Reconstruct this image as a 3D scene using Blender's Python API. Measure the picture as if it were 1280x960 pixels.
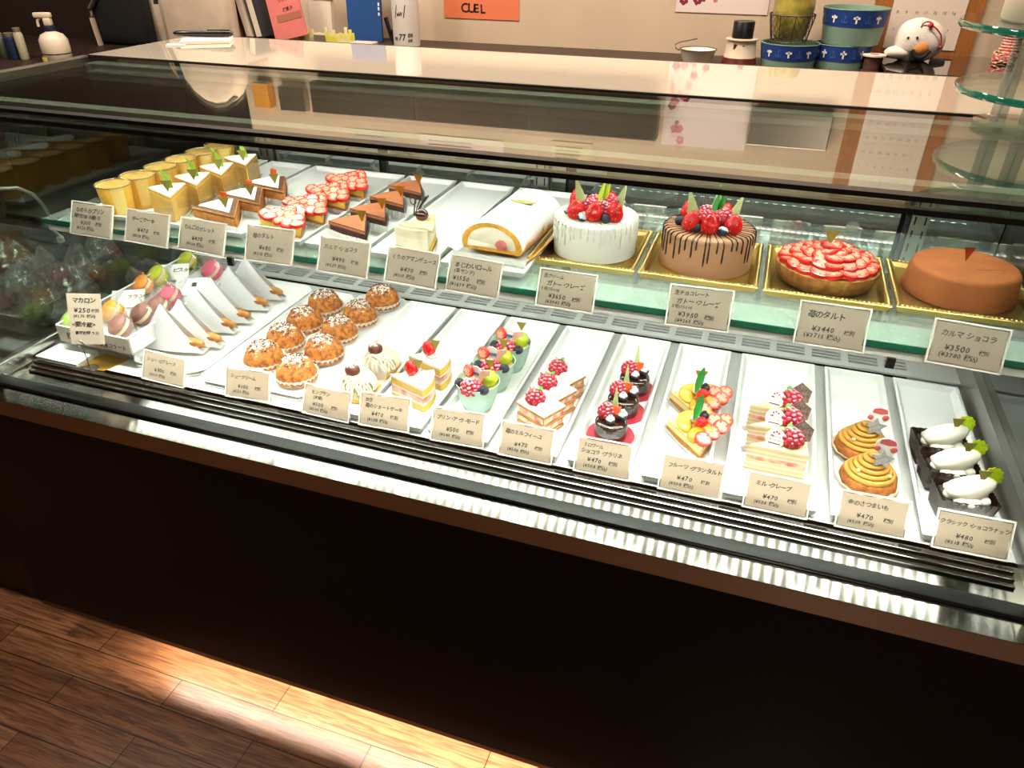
import bpy, bmesh, math, random
from mathutils import Vector, Matrix, noise

# ---------------------------------------------------------------- camera, world, light, exposure
SC = bpy.context.scene
CO = SC.collection
for o in list(bpy.data.objects):
    bpy.data.objects.remove(o)
PI = math.pi
F, YAW, PITCH, ROLL = 915.3, -0.32544, 0.56247, 0.00467      # focal length in pixels of a 1280 px wide frame, angles
CAM = Vector((0.0, -0.84, 1.516))
_ca, _sa, _cb, _sb = math.cos(YAW), math.sin(YAW), math.cos(PITCH), math.sin(PITCH)
FWD = Vector((_sa * _cb, _ca * _cb, -_sb))
_r = Vector((_ca, -_sa, 0))
_u = _r.cross(FWD)
RIGHT = math.cos(ROLL) * _r + math.sin(ROLL) * _u
UP = -math.sin(ROLL) * _r + math.cos(ROLL) * _u
cd = bpy.data.cameras.new('camera')
cam = bpy.data.objects.new('camera', cd)
CO.objects.link(cam)
m = Matrix((RIGHT, UP, -FWD)).transposed().to_4x4()
m.translation = CAM
cam.matrix_world = m
cd.sensor_width = 36
cd.lens = F / 1280 * 36
cd.clip_start = 0.02
SC.camera = cam

W = bpy.data.worlds.new('world')
SC.world = W
W.use_nodes = True
W.node_tree.nodes['Background'].inputs[0].default_value = (1.0, 0.80, 0.60, 1)
W.node_tree.nodes['Background'].inputs[1].default_value = 0.03
SC.view_settings.view_transform = 'Standard'
SC.view_settings.look = 'None'
SC.view_settings.exposure = 0.0
SC.view_settings.gamma = 1
SC.view_settings.use_curve_mapping = False
SC.cycles.max_bounces = 10
SC.cycles.diffuse_bounces = 4
SC.cycles.glossy_bounces = 6
SC.cycles.transmission_bounces = 6
SC.cycles.transparent_max_bounces = 32
SC.cycles.caustics_reflective = False
SC.cycles.caustics_refractive = False
SC.cycles.use_denoising = True
SC.cycles.sample_clamp_indirect = 6


def area(name, loc, rot, sx, sy, power, col=(1, 1, 1)):
    l = bpy.data.lights.new(name, 'AREA')
    l.shape = 'RECTANGLE'
    l.size, l.size_y = sx, sy
    l.energy = power
    l.color = col
    o = bpy.data.objects.new(name, l)
    CO.objects.link(o)
    o.location = loc
    o.rotation_euler = rot
    return o


WARM = (1.0, 0.86, 0.71)
# ceiling downlights over the counter side and over the shop floor
area('ceiling_light_over_counter', (-0.75, 0.95, 2.48), (math.radians(8), 0, 0), 2.6, 0.25, 62, WARM)
area('ceiling_light_over_shop', (0.7, -1.4, 2.48), (0, 0, 0), 0.3, 0.3, 30, WARM)
area('added_side_counter_light', (-2.0, 0.0, 2.48), (0, 0, 0), 0.3, 0.3, 24, WARM)  # added unseen lamp to brighten the wrapped cakes
# added lamp, unseen: narrow band straight down to brighten the lower price cards
_d = area('added_card_light', (-0.45, .099, 1.2505), (0, 0, 0), 1.74, 0.016, 3.4, (1, .96, .9))
_d.data.spread = math.radians(30)
LED_TOP, LED_REAR, LED_SHELF, LED_TOE = 66.0, 35.0, 11.5, 120.0        # emission strengths of the show case's own lamps


# ---------------------------------------------------------------- pixel -> place
def ray(px, py):
    return FWD + RIGHT * ((px - 640) / F) - UP * ((py - 480) / F)


def at(px, py, z):
    r = ray(px, py)
    return CAM + r * ((z - CAM.z) / r.z)


def aty(px, py, y):
    r = ray(px, py)
    return CAM + r * ((y - CAM.y) / r.y)


# ---------------------------------------------------------------- materials
def lin(c):
    if isinstance(c, str):
        c = [int(c[i:i + 2], 16) / 255 for i in (0, 2, 4)]
    return tuple((x / 12.92 if x <= .04045 else ((x + .055) / 1.055) ** 2.4) for x in c)


MATS = {}


def mat(name, col, rough=.5, metal=0, spec=.5, var=0, vscale=40, bump=0, bscale=120, coat=0, col2=None, sss=0,
        aniso=0, tangent=None, emit=None, estr=0, powder=None, pamt=.6, stretch=None, pscale=90):
    if name in MATS:
        return MATS[name]
    M = bpy.data.materials.new(name)
    M.use_nodes = True
    n, l = M.node_tree.nodes, M.node_tree.links
    b = n['Principled BSDF']
    c = lin(col)
    b.inputs['Base Color'].default_value = (*c, 1)
    b.inputs['Roughness'].default_value = rough
    b.inputs['Metallic'].default_value = metal
    b.inputs['Specular IOR Level'].default_value = spec
    b.inputs['Coat Weight'].default_value = coat
    b.inputs['Coat Roughness'].default_value = .05
    if sss:
        b.inputs['Subsurface Weight'].default_value = sss
        b.inputs['Subsurface Radius'].default_value = (.01, .006, .004)
        b.inputs['Subsurface Scale'].default_value = .5
    tc = n.new('ShaderNodeTexCoord')
    mp = n.new('ShaderNodeMapping')
    l.new(tc.outputs['Object'], mp.inputs[0])
    if stretch:
        mp.inputs['Scale'].default_value = stretch
    out = None
    if var or col2:
        t = n.new('ShaderNodeTexNoise')
        t.inputs['Scale'].default_value = vscale
        t.inputs['Detail'].default_value = 4
        l.new(mp.outputs[0], t.inputs['Vector'])
        r = n.new('ShaderNodeValToRGB')
        c2 = lin(col2) if col2 else tuple(x * (1 - var) for x in c)
        r.color_ramp.elements[0].color = (*c2, 1)
        r.color_ramp.elements[1].color = (*c, 1)
        r.color_ramp.elements[0].position = .36
        r.color_ramp.elements[1].position = .62
        l.new(t.outputs[0], r.inputs[0])
        out = r.outputs[0]
    if powder:                                           # icing sugar or cocoa sifted on from above, in the thing's own frame
        sx = n.new('ShaderNodeSeparateXYZ')
        l.new(tc.outputs['Normal'], sx.inputs[0])
        t2 = n.new('ShaderNodeTexNoise')
        t2.inputs['Scale'].default_value = pscale
        t2.inputs['Detail'].default_value = 5
        l.new(tc.outputs['Object'], t2.inputs['Vector'])
        mm = n.new('ShaderNodeMath')
        mm.operation = 'MULTIPLY_ADD'
        l.new(t2.outputs[0], mm.inputs[0])
        mm.inputs[1].default_value = 1.6
        mm.inputs[2].default_value = -1.3 + pamt
        m2 = n.new('ShaderNodeMath')
        m2.operation = 'ADD'
        l.new(sx.outputs[2], m2.inputs[0])
        l.new(mm.outputs[0], m2.inputs[1])
        r2 = n.new('ShaderNodeValToRGB')
        r2.color_ramp.elements[0].position = .45
        r2.color_ramp.elements[1].position = .75
        l.new(m2.outputs[0], r2.inputs[0])
        mx = n.new('ShaderNodeMix')
        mx.data_type = 'RGBA'
        l.new(r2.outputs[0], mx.inputs[0])
        if out:
            l.new(out, mx.inputs[6])
        else:
            mx.inputs[6].default_value = (*c, 1)
        mx.inputs[7].default_value = (*lin(powder), 1)
        out = mx.outputs[2]
    if out:
        l.new(out, b.inputs['Base Color'])
    if bump:
        t = n.new('ShaderNodeTexNoise')
        t.inputs['Scale'].default_value = bscale
        t.inputs['Detail'].default_value = 3
        l.new(mp.outputs[0], t.inputs['Vector'])
        bp = n.new('ShaderNodeBump')
        bp.inputs['Strength'].default_value = bump
        bp.inputs['Distance'].default_value = .002
        l.new(t.outputs[0], bp.inputs['Height'])
        l.new(bp.outputs[0], b.inputs['Normal'])
    if aniso:
        b.inputs['Anisotropic'].default_value = aniso
        cx = n.new('ShaderNodeCombineXYZ')
        for i in range(3):
            cx.inputs[i].default_value = tangent[i]
        l.new(cx.outputs[0], b.inputs['Tangent'])
    if emit:
        b.inputs['Emission Color'].default_value = (*lin(emit), 1)
        b.inputs['Emission Strength'].default_value = estr
    MATS[name] = M
    return M


def glass(name, tint, f0=.05, power=5, rough=.0, extra=None, amount=0):
    """clear sheet: see-through, mirror-like at a glancing angle; optional white haze for film"""
    if name in MATS:
        return MATS[name]
    M = bpy.data.materials.new(name)
    M.use_nodes = True
    n, l = M.node_tree.nodes, M.node_tree.links
    for x in list(n):
        n.remove(x)
    o = n.new('ShaderNodeOutputMaterial')
    mix = n.new('ShaderNodeMixShader')
    tr = n.new('ShaderNodeBsdfTransparent')
    tr.inputs[0].default_value = (*lin(tint), 1)
    gl = n.new('ShaderNodeBsdfGlossy')
    gl.inputs['Color'].default_value = (1, 1, 1, 1)
    gl.inputs['Roughness'].default_value = rough
    lw = n.new('ShaderNodeLayerWeight')
    lw.inputs[0].default_value = .5
    pw = n.new('ShaderNodeMath')
    pw.operation = 'POWER'
    l.new(lw.outputs['Facing'], pw.inputs[0])
    pw.inputs[1].default_value = power
    ma = n.new('ShaderNodeMath')
    ma.operation = 'MULTIPLY_ADD'
    l.new(pw.outputs[0], ma.inputs[0])
    ma.inputs[1].default_value = 1 - f0
    ma.inputs[2].default_value = f0
    l.new(ma.outputs[0], mix.inputs[0])
    a = tr.outputs[0]
    if amount:
        df = n.new('ShaderNodeBsdfDiffuse')
        df.inputs[0].default_value = (*lin(extra), 1)
        m2 = n.new('ShaderNodeMixShader')
        m2.inputs[0].default_value = amount
        l.new(tr.outputs[0], m2.inputs[1])
        l.new(df.outputs[0], m2.inputs[2])
        a = m2.outputs[0]
    l.new(a, mix.inputs[1])
    l.new(gl.outputs[0], mix.inputs[2])
    l.new(mix.outputs[0], o.inputs[0])
    MATS[name] = M
    return M


def led(name, strength, period, duty, col=(1, .97, .9), axis=0):
    """row of LED chips: emission in regular blocks along the strip"""
    M = bpy.data.materials.new(name)
    M.use_nodes = True
    n, l = M.node_tree.nodes, M.node_tree.links
    b = n['Principled BSDF']
    b.inputs['Base Color'].default_value = (.8, .8, .75, 1)
    b.inputs['Emission Color'].default_value = (*col, 1)
    tc = n.new('ShaderNodeTexCoord')
    sx = n.new('ShaderNodeSeparateXYZ')
    l.new(tc.outputs['Object'], sx.inputs[0])
    a = n.new('ShaderNodeMath')
    a.operation = 'DIVIDE'
    l.new(sx.outputs[axis], a.inputs[0])
    a.inputs[1].default_value = period
    f = n.new('ShaderNodeMath')
    f.operation = 'FRACT'
    l.new(a.outputs[0], f.inputs[0])
    t = n.new('ShaderNodeMath')
    t.operation = 'LESS_THAN'
    l.new(f.outputs[0], t.inputs[0])
    t.inputs[1].default_value = duty
    q = n.new('ShaderNodeMath')
    q.operation = 'MULTIPLY_ADD'
    l.new(t.outputs[0], q.inputs[0])
    q.inputs[1].default_value = strength / duty * .92
    q.inputs[2].default_value = strength * .08
    l.new(q.outputs[0], b.inputs['Emission Strength'])
    return M


# ---------------------------------------------------------------- mesh helpers
class MB:
    def __init__(s):
        s.v, s.f, s.mi = [], [], []
        s.m = 0

    def add(s, verts, faces, M=None):
        k = len(s.v)
        s.v += [tuple(M @ Vector(v)) for v in verts] if M else [tuple(v) for v in verts]
        s.f += [tuple(i + k for i in f) for f in faces]
        s.mi += [s.m] * len(faces)
        return s

    def box(s, x0, x1, y0, y1, z0, z1, M=None):
        v = [(x0, y0, z0), (x1, y0, z0), (x1, y1, z0), (x0, y1, z0), (x0, y0, z1), (x1, y0, z1), (x1, y1, z1), (x0, y1, z1)]
        return s.add(v, [(0, 3, 2, 1), (4, 5, 6, 7), (0, 1, 5, 4), (1, 2, 6, 5), (2, 3, 7, 6), (3, 0, 4, 7)], M)

    def prism(s, poly, z0, z1, M=None, top=None, tm=None):
        """poly counter-clockwise; top: other outline on top; tm: material index of the top face"""
        n = len(poly)
        t = top or poly
        k = len(s.f)
        s.add([(x, y, z0) for x, y in poly] + [(x, y, z1) for x, y in t],
              [tuple(range(n - 1, -1, -1)), tuple(range(n, 2 * n))] + [(i, (i + 1) % n, n + (i + 1) % n, n + i) for i in range(n)], M)
        if tm is not None:
            s.mi[k + 1] = tm
        return s

    def lathe(s, prof, n=32, M=None, cap0=True, cap1=True, fl=None):
        """prof: (r, z) from the bottom up; fl(angle) scales the radius"""
        v, f = [], []
        for r, z in prof:
            for i in range(n):
                a = 2 * PI * i / n
                q = r * (fl(a) if fl else 1)
                v.append((q * math.cos(a), q * math.sin(a), z))
        for k in range(len(prof) - 1):
            for i in range(n):
                j = (i + 1) % n
                f.append((k * n + i, k * n + j, (k + 1) * n + j, (k + 1) * n + i))
        if cap0:
            f.append(tuple(range(n - 1, -1, -1)))
        if cap1:
            f.append(tuple((len(prof) - 1) * n + i for i in range(n)))
        return s.add(v, f, M)

    def ball(s, c, r, n=12, k=8, sc=(1, 1, 1), M=None):
        pr = [(math.sin(PI * i / k), -math.cos(PI * i / k)) for i in range(1, k)]
        v, f = [], []
        for a, z in pr:
            for i in range(n):
                t = 2 * PI * i / n
                v.append((c[0] + r * sc[0] * a * math.cos(t), c[1] + r * sc[1] * a * math.sin(t), c[2] + r * sc[2] * z))
        for q in range(len(pr) - 1):
            for i in range(n):
                j = (i + 1) % n
                f.append((q * n + i, q * n + j, (q + 1) * n + j, (q + 1) * n + i))
        b = len(v)
        v.append((c[0], c[1], c[2] - r * sc[2]))
        v.append((c[0], c[1], c[2] + r * sc[2]))
        for i in range(n):
            j = (i + 1) % n
            f.append((b, j, i))
            f.append((b + 1, (len(pr) - 1) * n + i, (len(pr) - 1) * n + j))
        return s.add(v, f, M)

    def tube(s, pts, r, n=8, M=None, closed=False, flat=1.0):
        pts = [Vector(p) for p in pts]
        N = len(pts)
        rr = r if isinstance(r, (list, tuple)) else [r] * N
        v, f = [], []
        up = Vector((0, 0, 1))
        for i, p in enumerate(pts):
            a = pts[(i - 1) % N] if closed or i else pts[0]
            b = pts[(i + 1) % N] if closed or i < N - 1 else pts[-1]
            t = (b - a).normalized()
            x = t.cross(up)
            if x.length < .05:
                x = t.cross(Vector((1, 0, 0)))
            x.normalize()
            y = x.cross(t)
            for k in range(n):
                q = 2 * PI * k / n
                v.append(tuple(p + x * rr[i] * math.cos(q) + y * rr[i] * flat * math.sin(q)))
        for i in range(N if closed else N - 1):
            j = (i + 1) % N
            for k in range(n):
                h = (k + 1) % n
                f.append((i * n + k, i * n + h, j * n + h, j * n + k))
        if not closed:
            f.append(tuple(range(n - 1, -1, -1)))
            f.append(tuple((N - 1) * n + k for k in range(n)))
        return s.add(v, f, M)

    def grid(s, fn, nu, nv, M=None, close=False):
        v = [fn(i / nu, j / nv) for j in range(nv + 1) for i in range(nu + 1)]
        f = [(j * (nu + 1) + i, j * (nu + 1) + i + 1, (j + 1) * (nu + 1) + i + 1, (j + 1) * (nu + 1) + i) for j in range(nv) for i in range(nu)]
        return s.add(v, f, M)

    def build(s, name, mats, parent=None, smooth=35, bev=0, seg=2, loc=None, solid=0):
        me = bpy.data.meshes.new(name)
        me.from_pydata(s.v, [], s.f)
        mats = mats if isinstance(mats, (list, tuple)) else [mats]
        for q in mats:
            me.materials.append(q)
        if len(mats) > 1:
            for p, i in zip(me.polygons, s.mi):
                p.material_index = min(i, len(mats) - 1)
        if bev or solid:
            bm = bmesh.new()
            bm.from_mesh(me)
            if solid:
                bmesh.ops.solidify(bm, geom=bm.faces[:], thickness=solid)
            if bev:
                bmesh.ops.remove_doubles(bm, verts=bm.verts, dist=1e-6)
                ed = [e for e in bm.edges if len(e.link_faces) == 2 and e.calc_face_angle(0) > .6]
                bmesh.ops.bevel(bm, geom=ed, offset=bev, segments=seg, affect='EDGES', clamp_overlap=True, profile=.5)
            bm.to_mesh(me)
            bm.free()
        me.update()
        if smooth:
            me.polygons.foreach_set('use_smooth', [True] * len(me.polygons))
            me.set_sharp_from_angle(angle=math.radians(smooth))
        o = bpy.data.objects.new(name, me)
        CO.objects.link(o)
        if parent:
            o.parent = parent
        if loc:
            o.location = loc
        return o


def T(x=0, y=0, z=0, rx=0, ry=0, rz=0, s=1):
    return (Matrix.Translation((x, y, z)) @ Matrix.Rotation(rz, 4, 'Z') @ Matrix.Rotation(ry, 4, 'Y') @ Matrix.Rotation(rx, 4, 'X')
            @ Matrix.Scale(s, 4))


def tag(o, label, cat, group=None, kind=None):
    if label:
        o['label'] = label
    if cat:
        o['category'] = cat
    if group:
        o['group'] = group
    if kind:
        o['kind'] = kind
    return o


def thing(name, label, cat, loc=(0, 0, 0), rz=0, group=None):
    o = bpy.data.objects.new(name, None)
    CO.objects.link(o)
    o.empty_display_size = .02
    o.location = loc
    o.rotation_euler = (0, 0, rz)
    return tag(o, label, cat, group)


def part(me_or_obj, name, parent, M=None):
    """another object of an already built mesh, placed under parent"""
    o = bpy.data.objects.new(name, me_or_obj.data if hasattr(me_or_obj, 'data') else me_or_obj)
    CO.objects.link(o)
    o.parent = parent
    if M:
        o.matrix_local = M
    return o


def dup(root, loc, rz=0, label=None, group=None):
    """a copy of a thing with copies of its parts and sub-parts"""
    r = root.copy()
    CO.objects.link(r)
    r.location = loc
    r.rotation_euler = (0, 0, rz)
    if label:
        r['label'] = label
    if group:
        r['group'] = group
    for ch in list(root.children):
        c = ch.copy()
        CO.objects.link(c)
        c.parent = r
        for g in list(ch.children):
            d = g.copy()
            CO.objects.link(d)
            d.parent = c
    return r


def struct(o):
    o['kind'] = 'structure'
    return o


def shape_mesh(fn):
    """run fn, keep only the mesh it builds (for parts that are used many times)"""
    o = fn()
    me = o.data
    bpy.data.objects.remove(o)
    return me


# ---------------------------------------------------------------- lettering (pen strokes as flat ink on the card)
_CH = {}


def glyph(ch):
    if ch in _CH:
        return _CH[ch]
    cu = bpy.data.curves.new('glyph', 'FONT')
    cu.body = ch
    cu.size = 1
    cu.resolution_u = 2
    cu.offset = .026
    ob = bpy.data.objects.new('glyph', cu)
    CO.objects.link(ob)
    dg = bpy.context.evaluated_depsgraph_get()
    me = bpy.data.meshes.new_from_object(ob.evaluated_get(dg))
    v = [tuple(q.co) for q in me.vertices]
    f = [tuple(p.vertices) for p in me.polygons]
    bpy.data.objects.remove(ob)
    bpy.data.meshes.remove(me)
    _CH[ch] = (v, f)
    return _CH[ch]


def adv(ch):
    o = ord(ch)
    if ch == ' ':
        return .35
    if o > 0x2e80 or ch in '・':
        return .50 if ch == '・' else .92
    return {'(': .36, ')': .36, '1': .5, 'l': .3, 'i': .3, '¥': .62, '<': .5, '>': .5}.get(ch, .60)


def write(mb, text, x, y, size, rnd=None, shear=.12, z=0, wob=1, sq=1.0):
    """pen-written line from (x, y) to the right in the xy plane"""
    for ch in text:
        a = adv(ch) * size * sq
        if ch != ' ':
            v, f = glyph(ch)
            r = (rnd.uniform(-.10, .10) if rnd else 0) * wob
            k = size * (rnd.uniform(.9, 1.06) if rnd else 1)
            dy = (rnd.uniform(-.05, .05) if rnd else 0) * size * wob
            c, s_ = math.cos(r), math.sin(r)
            vv = []
            for p in v:
                px, py = (p[0] + shear * p[1]) * k * sq, p[1] * k
                vv.append((x + px * c - py * s_, y + dy + px * s_ + py * c, z))
            mb.add(vv, f)
        x += a
    return x


def textw(text, size, sq=1.0):
    return sum(adv(c) for c in text) * size * sq

# ================================================================ THE ROOM
wall_m = mat('wall_paint', 'c6af95', .85, var=.06, vscale=6, bump=.25, bscale=60)
brown_m = mat('dark_brown_paint', '2a1c15', .6)
# floor of oak planks
FM = bpy.data.materials.new('oak_planks')
FM.use_nodes = True
_n, _l = FM.node_tree.nodes, FM.node_tree.links
_b = _n['Principled BSDF']
_tc = _n.new('ShaderNodeTexCoord')
_mp = _n.new('ShaderNodeMapping')
_mp.inputs['Location'].default_value = (0.583, 0.057, 0)
_l.new(_tc.outputs['Object'], _mp.inputs[0])
_br = _n.new('ShaderNodeTexBrick')
_l.new(_mp.outputs[0], _br.inputs['Vector'])
_br.offset = .5
_br.inputs['Scale'].default_value = 1
_br.inputs['Brick Width'].default_value = .5
_br.inputs['Row Height'].default_value = .0745
_br.inputs['Mortar Size'].default_value = .0013
_br.inputs['Mortar Smooth'].default_value = .1
_br.inputs['Bias'].default_value = 0
_br.inputs['Color1'].default_value = (*lin('9e6e4c'), 1)
_br.inputs['Color2'].default_value = (*lin('7c5034'), 1)
_br.inputs['Mortar'].default_value = (*lin('241007'), 1)
_m2 = _n.new('ShaderNodeMapping')
_m2.inputs['Scale'].default_value = (3.5, 55, 1)
_l.new(_tc.outputs['Object'], _m2.inputs[0])
_ns = _n.new('ShaderNodeTexNoise')
_ns.inputs['Scale'].default_value = 2.2
_ns.inputs['Detail'].default_value = 8
_ns.inputs['Distortion'].default_value = 1.2
_l.new(_m2.outputs[0], _ns.inputs['Vector'])
_rp = _n.new('ShaderNodeValToRGB')
_rp.color_ramp.elements[0].position, _rp.color_ramp.elements[1].position = .38, .62
_rp.color_ramp.elements[0].color = (.30, .22, .17, 1)
_rp.color_ramp.elements[1].color = (1.1, 1.08, 1.05, 1)
_l.new(_ns.outputs[0], _rp.inputs[0])
_mx = _n.new('ShaderNodeMix')
_mx.data_type = 'RGBA'
_mx.blend_type = 'MULTIPLY'
_mx.inputs[0].default_value = .8
_l.new(_br.outputs['Color'], _mx.inputs[6])
_l.new(_rp.outputs[0], _mx.inputs[7])
_l.new(_mx.outputs[2], _b.inputs['Base Color'])
_b.inputs['Roughness'].default_value = .32
_bp = _n.new('ShaderNodeBump')
_bp.inputs['Strength'].default_value = .25
_bp.inputs['Distance'].default_value = .001
_l.new(_ns.outputs[0], _bp.inputs['Height'])
_l.new(_bp.outputs[0], _b.inputs['Normal'])

WY = 1.62                                   # face of the back wall
struct(MB().box(-3.4, 2.2, -3.2, 1.9, -.06, 0).build('floor', FM, smooth=0))
struct(MB().box(-3.4, 2.2, -3.2, 1.9, 2.5, 2.56).build('ceiling', mat('ceiling_paint', '8a7a68', .9), smooth=0))
struct(MB().box(-1.90, 2.2, WY, WY + .1, 0, 2.5).build('wall_back', wall_m, smooth=0))
struct(MB().box(-3.4, -1.90, WY + .03, WY + .13, 0, 2.5).build('wall_back_side', brown_m, smooth=0))
struct(MB().box(-3.4, -3.3, -3.2, 1.8, 0, 2.5).build('wall_left', mat('brown_wall', '5b4636', .8), smooth=0))
struct(MB().box(2.1, 2.2, -3.2, 1.62, 0, 2.5).build('wall_right', mat('brown_wall_right', '4b3a2d', .8), smooth=0))
struct(MB().box(-3.3, 2.1, -3.2, -3.1, 0, 2.5).build('wall_front', mat('dark_wall', '2c211a', .8), smooth=0))

# ================================================================ THE SHOW CASE
black_m = mat('black_laminate', '0a0a0b', .3, spec=.12)
gasket_m = mat('black_gasket', '09090a', .4)
steel_x = mat('brushed_steel', 'a5a099', .11, metal=1, aniso=1.0, tangent=(0, 1, 0))
steel_d = mat('brushed_steel_dark', '8f8276', .34, metal=1, aniso=.8, tangent=(0, 0, 1))
steel_p = mat('plain_steel', 'aaa7a0', .34, metal=1)
white_p = mat('white_enamel', 'dcdcda', .4)
deck_m = mat('deck_steel', 'c9c9c6', .42, metal=.35)
glass_m = glass('window_glass', 'f4faf7', .03)
glass_top = glass('top_glass', 'e6efe9', .07, 4.2)
glass_side = glass('side_glass', 'dbe3df', .06, 4)
XL, XR = -1.372, .46
CASE = thing('display_case', 'long refrigerated glass cake case with black front and brushed steel sill', 'display case', (-.46, 0, 0))


def cp(mb, name, m, parent=CASE, **k):
    """a part of the case, given in room coordinates"""
    o = mb.build(name, m, parent, **k)
    if parent is CASE:
        o.location = (.46, 0, 0)
    return o


cp(MB().box(-1.475, .52, -.045, -.041, .119, .706), 'front_panel', black_m, smooth=0)
cp(MB().box(-1.475, .52, -.0455, -.0405, .1045, .119), 'panel_edge_trim', mat('bronze_trim', '6b5443', .35, metal=.8), smooth=0)
cp(MB().box(-1.475, .52, .10, .80, .0, .70), 'cabinet', black_m, smooth=0)
cp(MB().box(-1.475, .52, -.041, .10, .137, .70), 'underside', black_m, smooth=0)
# lamp strip tucked up behind the bottom edge of the black front, shining on the floor
cp(MB().box(-1.17, .50, -.036, -.018, .1335, .1365), 'toe_light_strip', mat('toe_led', 'ffe9cf', .5, emit='ffefdc', estr=LED_TOE), smooth=0)
cp(MB().box(-1.40, .52, -.0505, -.046, .7045, .7405), 'steel_apron', mat('apron_steel', 'a8988a', .35, metal=1, aniso=.7, tangent=(0, 0, 1)), smooth=0)
cp(MB().box(-1.40, .52, -.05, .105, .7065, .741), 'steel_sill', steel_x, smooth=0)
cp(MB().box(-1.385, .50, -.010, .016, .741, .748), 'bottom_gasket', gasket_m, bev=.002)
cp(MB().box(-1.385, .49, 0, .005, .748, 1.2655), 'front_glass', glass_m, smooth=0)
g = MB().box(-1.40, .50, -.0045, .012, 1.2735, 1.279).box(-1.40, .50, -.0045, .008, 1.2595, 1.2655)
cp(g, 'top_gasket', gasket_m, smooth=0)
cp(MB().box(-1.398, .498, -.004, .462, 1.266, 1.2735), 'top_glass', glass_top, smooth=0)
cp(MB().box(-1.40, .50, .462, .468, 1.264, 1.2755), 'glass_edge_trim', gasket_m, smooth=0)
g = MB().box(-1.40, -1.388, -.004, .462, 1.262, 1.275)
cp(g, 'side_frame', mat('aluminium', 'b3aca2', .35, metal=1), smooth=0)
# white counter top over the rear half
cp(MB().box(-1.40, .50, .468, .816, 1.258, 1.2745), 'counter_top', mat('white_glossy_top', 'e2d6c4', .05, spec=.8, coat=1), smooth=0)
cp(MB().box(-1.40, .50, .816, .820, 1.256, 1.275), 'counter_edge', mat('edge_brown', '3a2c20', .5), smooth=0)
# light bar under the front edge of the top
cp(MB().box(-1.365, .455, .086, .112, 1.2535, 1.2655).box(-1.365, .455, .086, .0875, 1.2485, 1.2535).box(-1.365, .455, .1105, .112, 1.2485, 1.2535), 'top_light_bar', mat('lamp_housing', 'e9e6df', .35), smooth=0)
cp(MB().box(-1.33, .43, .089, .109, 1.2515, 1.2530), 'top_led_strip', led('led_top', LED_TOP, .0165, .5), smooth=0)
cp(MB().box(-1.365, .455, .425, .4615, 1.2545, 1.2655).box(-1.365, .455, .425, .4265, 1.2485, 1.2545).box(-1.365, .455, .460, .4615, 1.2485, 1.2545), 'rear_light_bar', mat('lamp_housing', 'e9e6df', .35), smooth=0)
cp(MB().box(-1.33, .43, .432, .455, 1.2525, 1.2545), 'rear_led_strip', led('led_rear', LED_REAR, .0165, .5), smooth=0)
# rear: steel header, sliding mirror doors, slotted uprights
cp(MB().box(XL, XR, .70, .74, 1.098, 1.258), 'rear_header', steel_d, smooth=0)
mirror_m = mat('mirror_glass', 'b9bbb7', .02, metal=.9)
for a, b in ((-1.37, -.86), (-.86, -.40), (-.40, .28), (.28, .46)):
    cp(MB().box(a + .004, b - .004, .722, .728, .742, 1.098), 'rear_door', mirror_m, smooth=0)
    cp(MB().box(a + .004, a + .018, .716, .730, .742, 1.098), 'door_frame', gasket_m, smooth=0)
for px, py in ((676, 232), (1146, 290), (331, 192), (860, 235)):
    x = aty(px, py, .705).x
    if px == 860:
        continue
    u = MB().box(x - .016, x + .016, .703, .716, .742, 1.098)
    up = cp(u, 'upright', steel_p, smooth=0)
    s = MB()
    for k in range(11):
        for sx in (-.009, .009):
            s.box(x + sx - .0016, x + sx + .0016, .7022, .7035, .80 + k * .028, .816 + k * .028)
    s.build('slots', gasket_m, up, smooth=0)
cp(MB().box(XL, XR, .728, .80, .70, 1.258), 'rear_body', black_m, smooth=0)
# ends
cp(MB().box(-1.372, -1.366, .005, .716, .772, 1.262), 'end_glass', glass_side, smooth=0)
cp(MB().box(-1.385, -1.360, .005, .716, .741, .772), 'end_rail', mat('end_rail_steel', 'b9bab5', .25, metal=1), bev=.003)
cp(MB().box(.458, .464, .005, .716, .80, 1.262), 'end_glass', glass_side, smooth=0)
g = MB().box(.446, .458, .02, .716, .741, .797).box(.444, .459, .02, .716, .797, .803)
cp(g, 'end_wall', steel_p, smooth=0)
cp(MB().box(.464, .52, .02, .80, .70, 1.262), 'end_cabinet', mat('dark_end', '24211d', .3), smooth=0)
# deck
cp(MB().box(XL, XR, .095, .722, .706, .741), 'deck', deck_m, smooth=0)
st = MB()
for y0, y1, z1 in ((.047, .0560, .7460), (.0572, .0662, .7505), (.0674, .0770, .7550)):
    st.box(-1.338 - (y0 - .06) * .3, .432, y0, y1, .741, z1)
cp(st, 'step_trim', mat('smoked_acrylic', '16140f', .12, coat=.6), smooth=0, bev=.0012)
# air grille along the rear of the deck
gr = MB()
ys = (.618, .631, .644, .662, .675)
gx0, gx1 = -1.34, .352
prev = .598
for y in ys:
    gr.box(gx0, gx1, prev, y, .7475, .7515)
    prev = y + .0085
    k = gx0
    while k < gx1:
        gr.box(k, min(k + .014, gx1), y, y + .0085, .7475, .7515)
        k += .0712
gr.box(gx0, gx1, prev, .716, .7475, .7515)
gr.box(gx1, .446, .598, .716, .7475, .7515)
cp(gr, 'air_grille', mat('grille_grey', 'c4c5c2', .4, metal=.3), smooth=0)
cp(MB().box(-1.34, .352, .600, .714, .7412, .7425), 'grille_shade_sheet', mat('matt_black', '040404', .95, spec=0), smooth=0)  # black sheet standing for the shade below the slots

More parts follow.
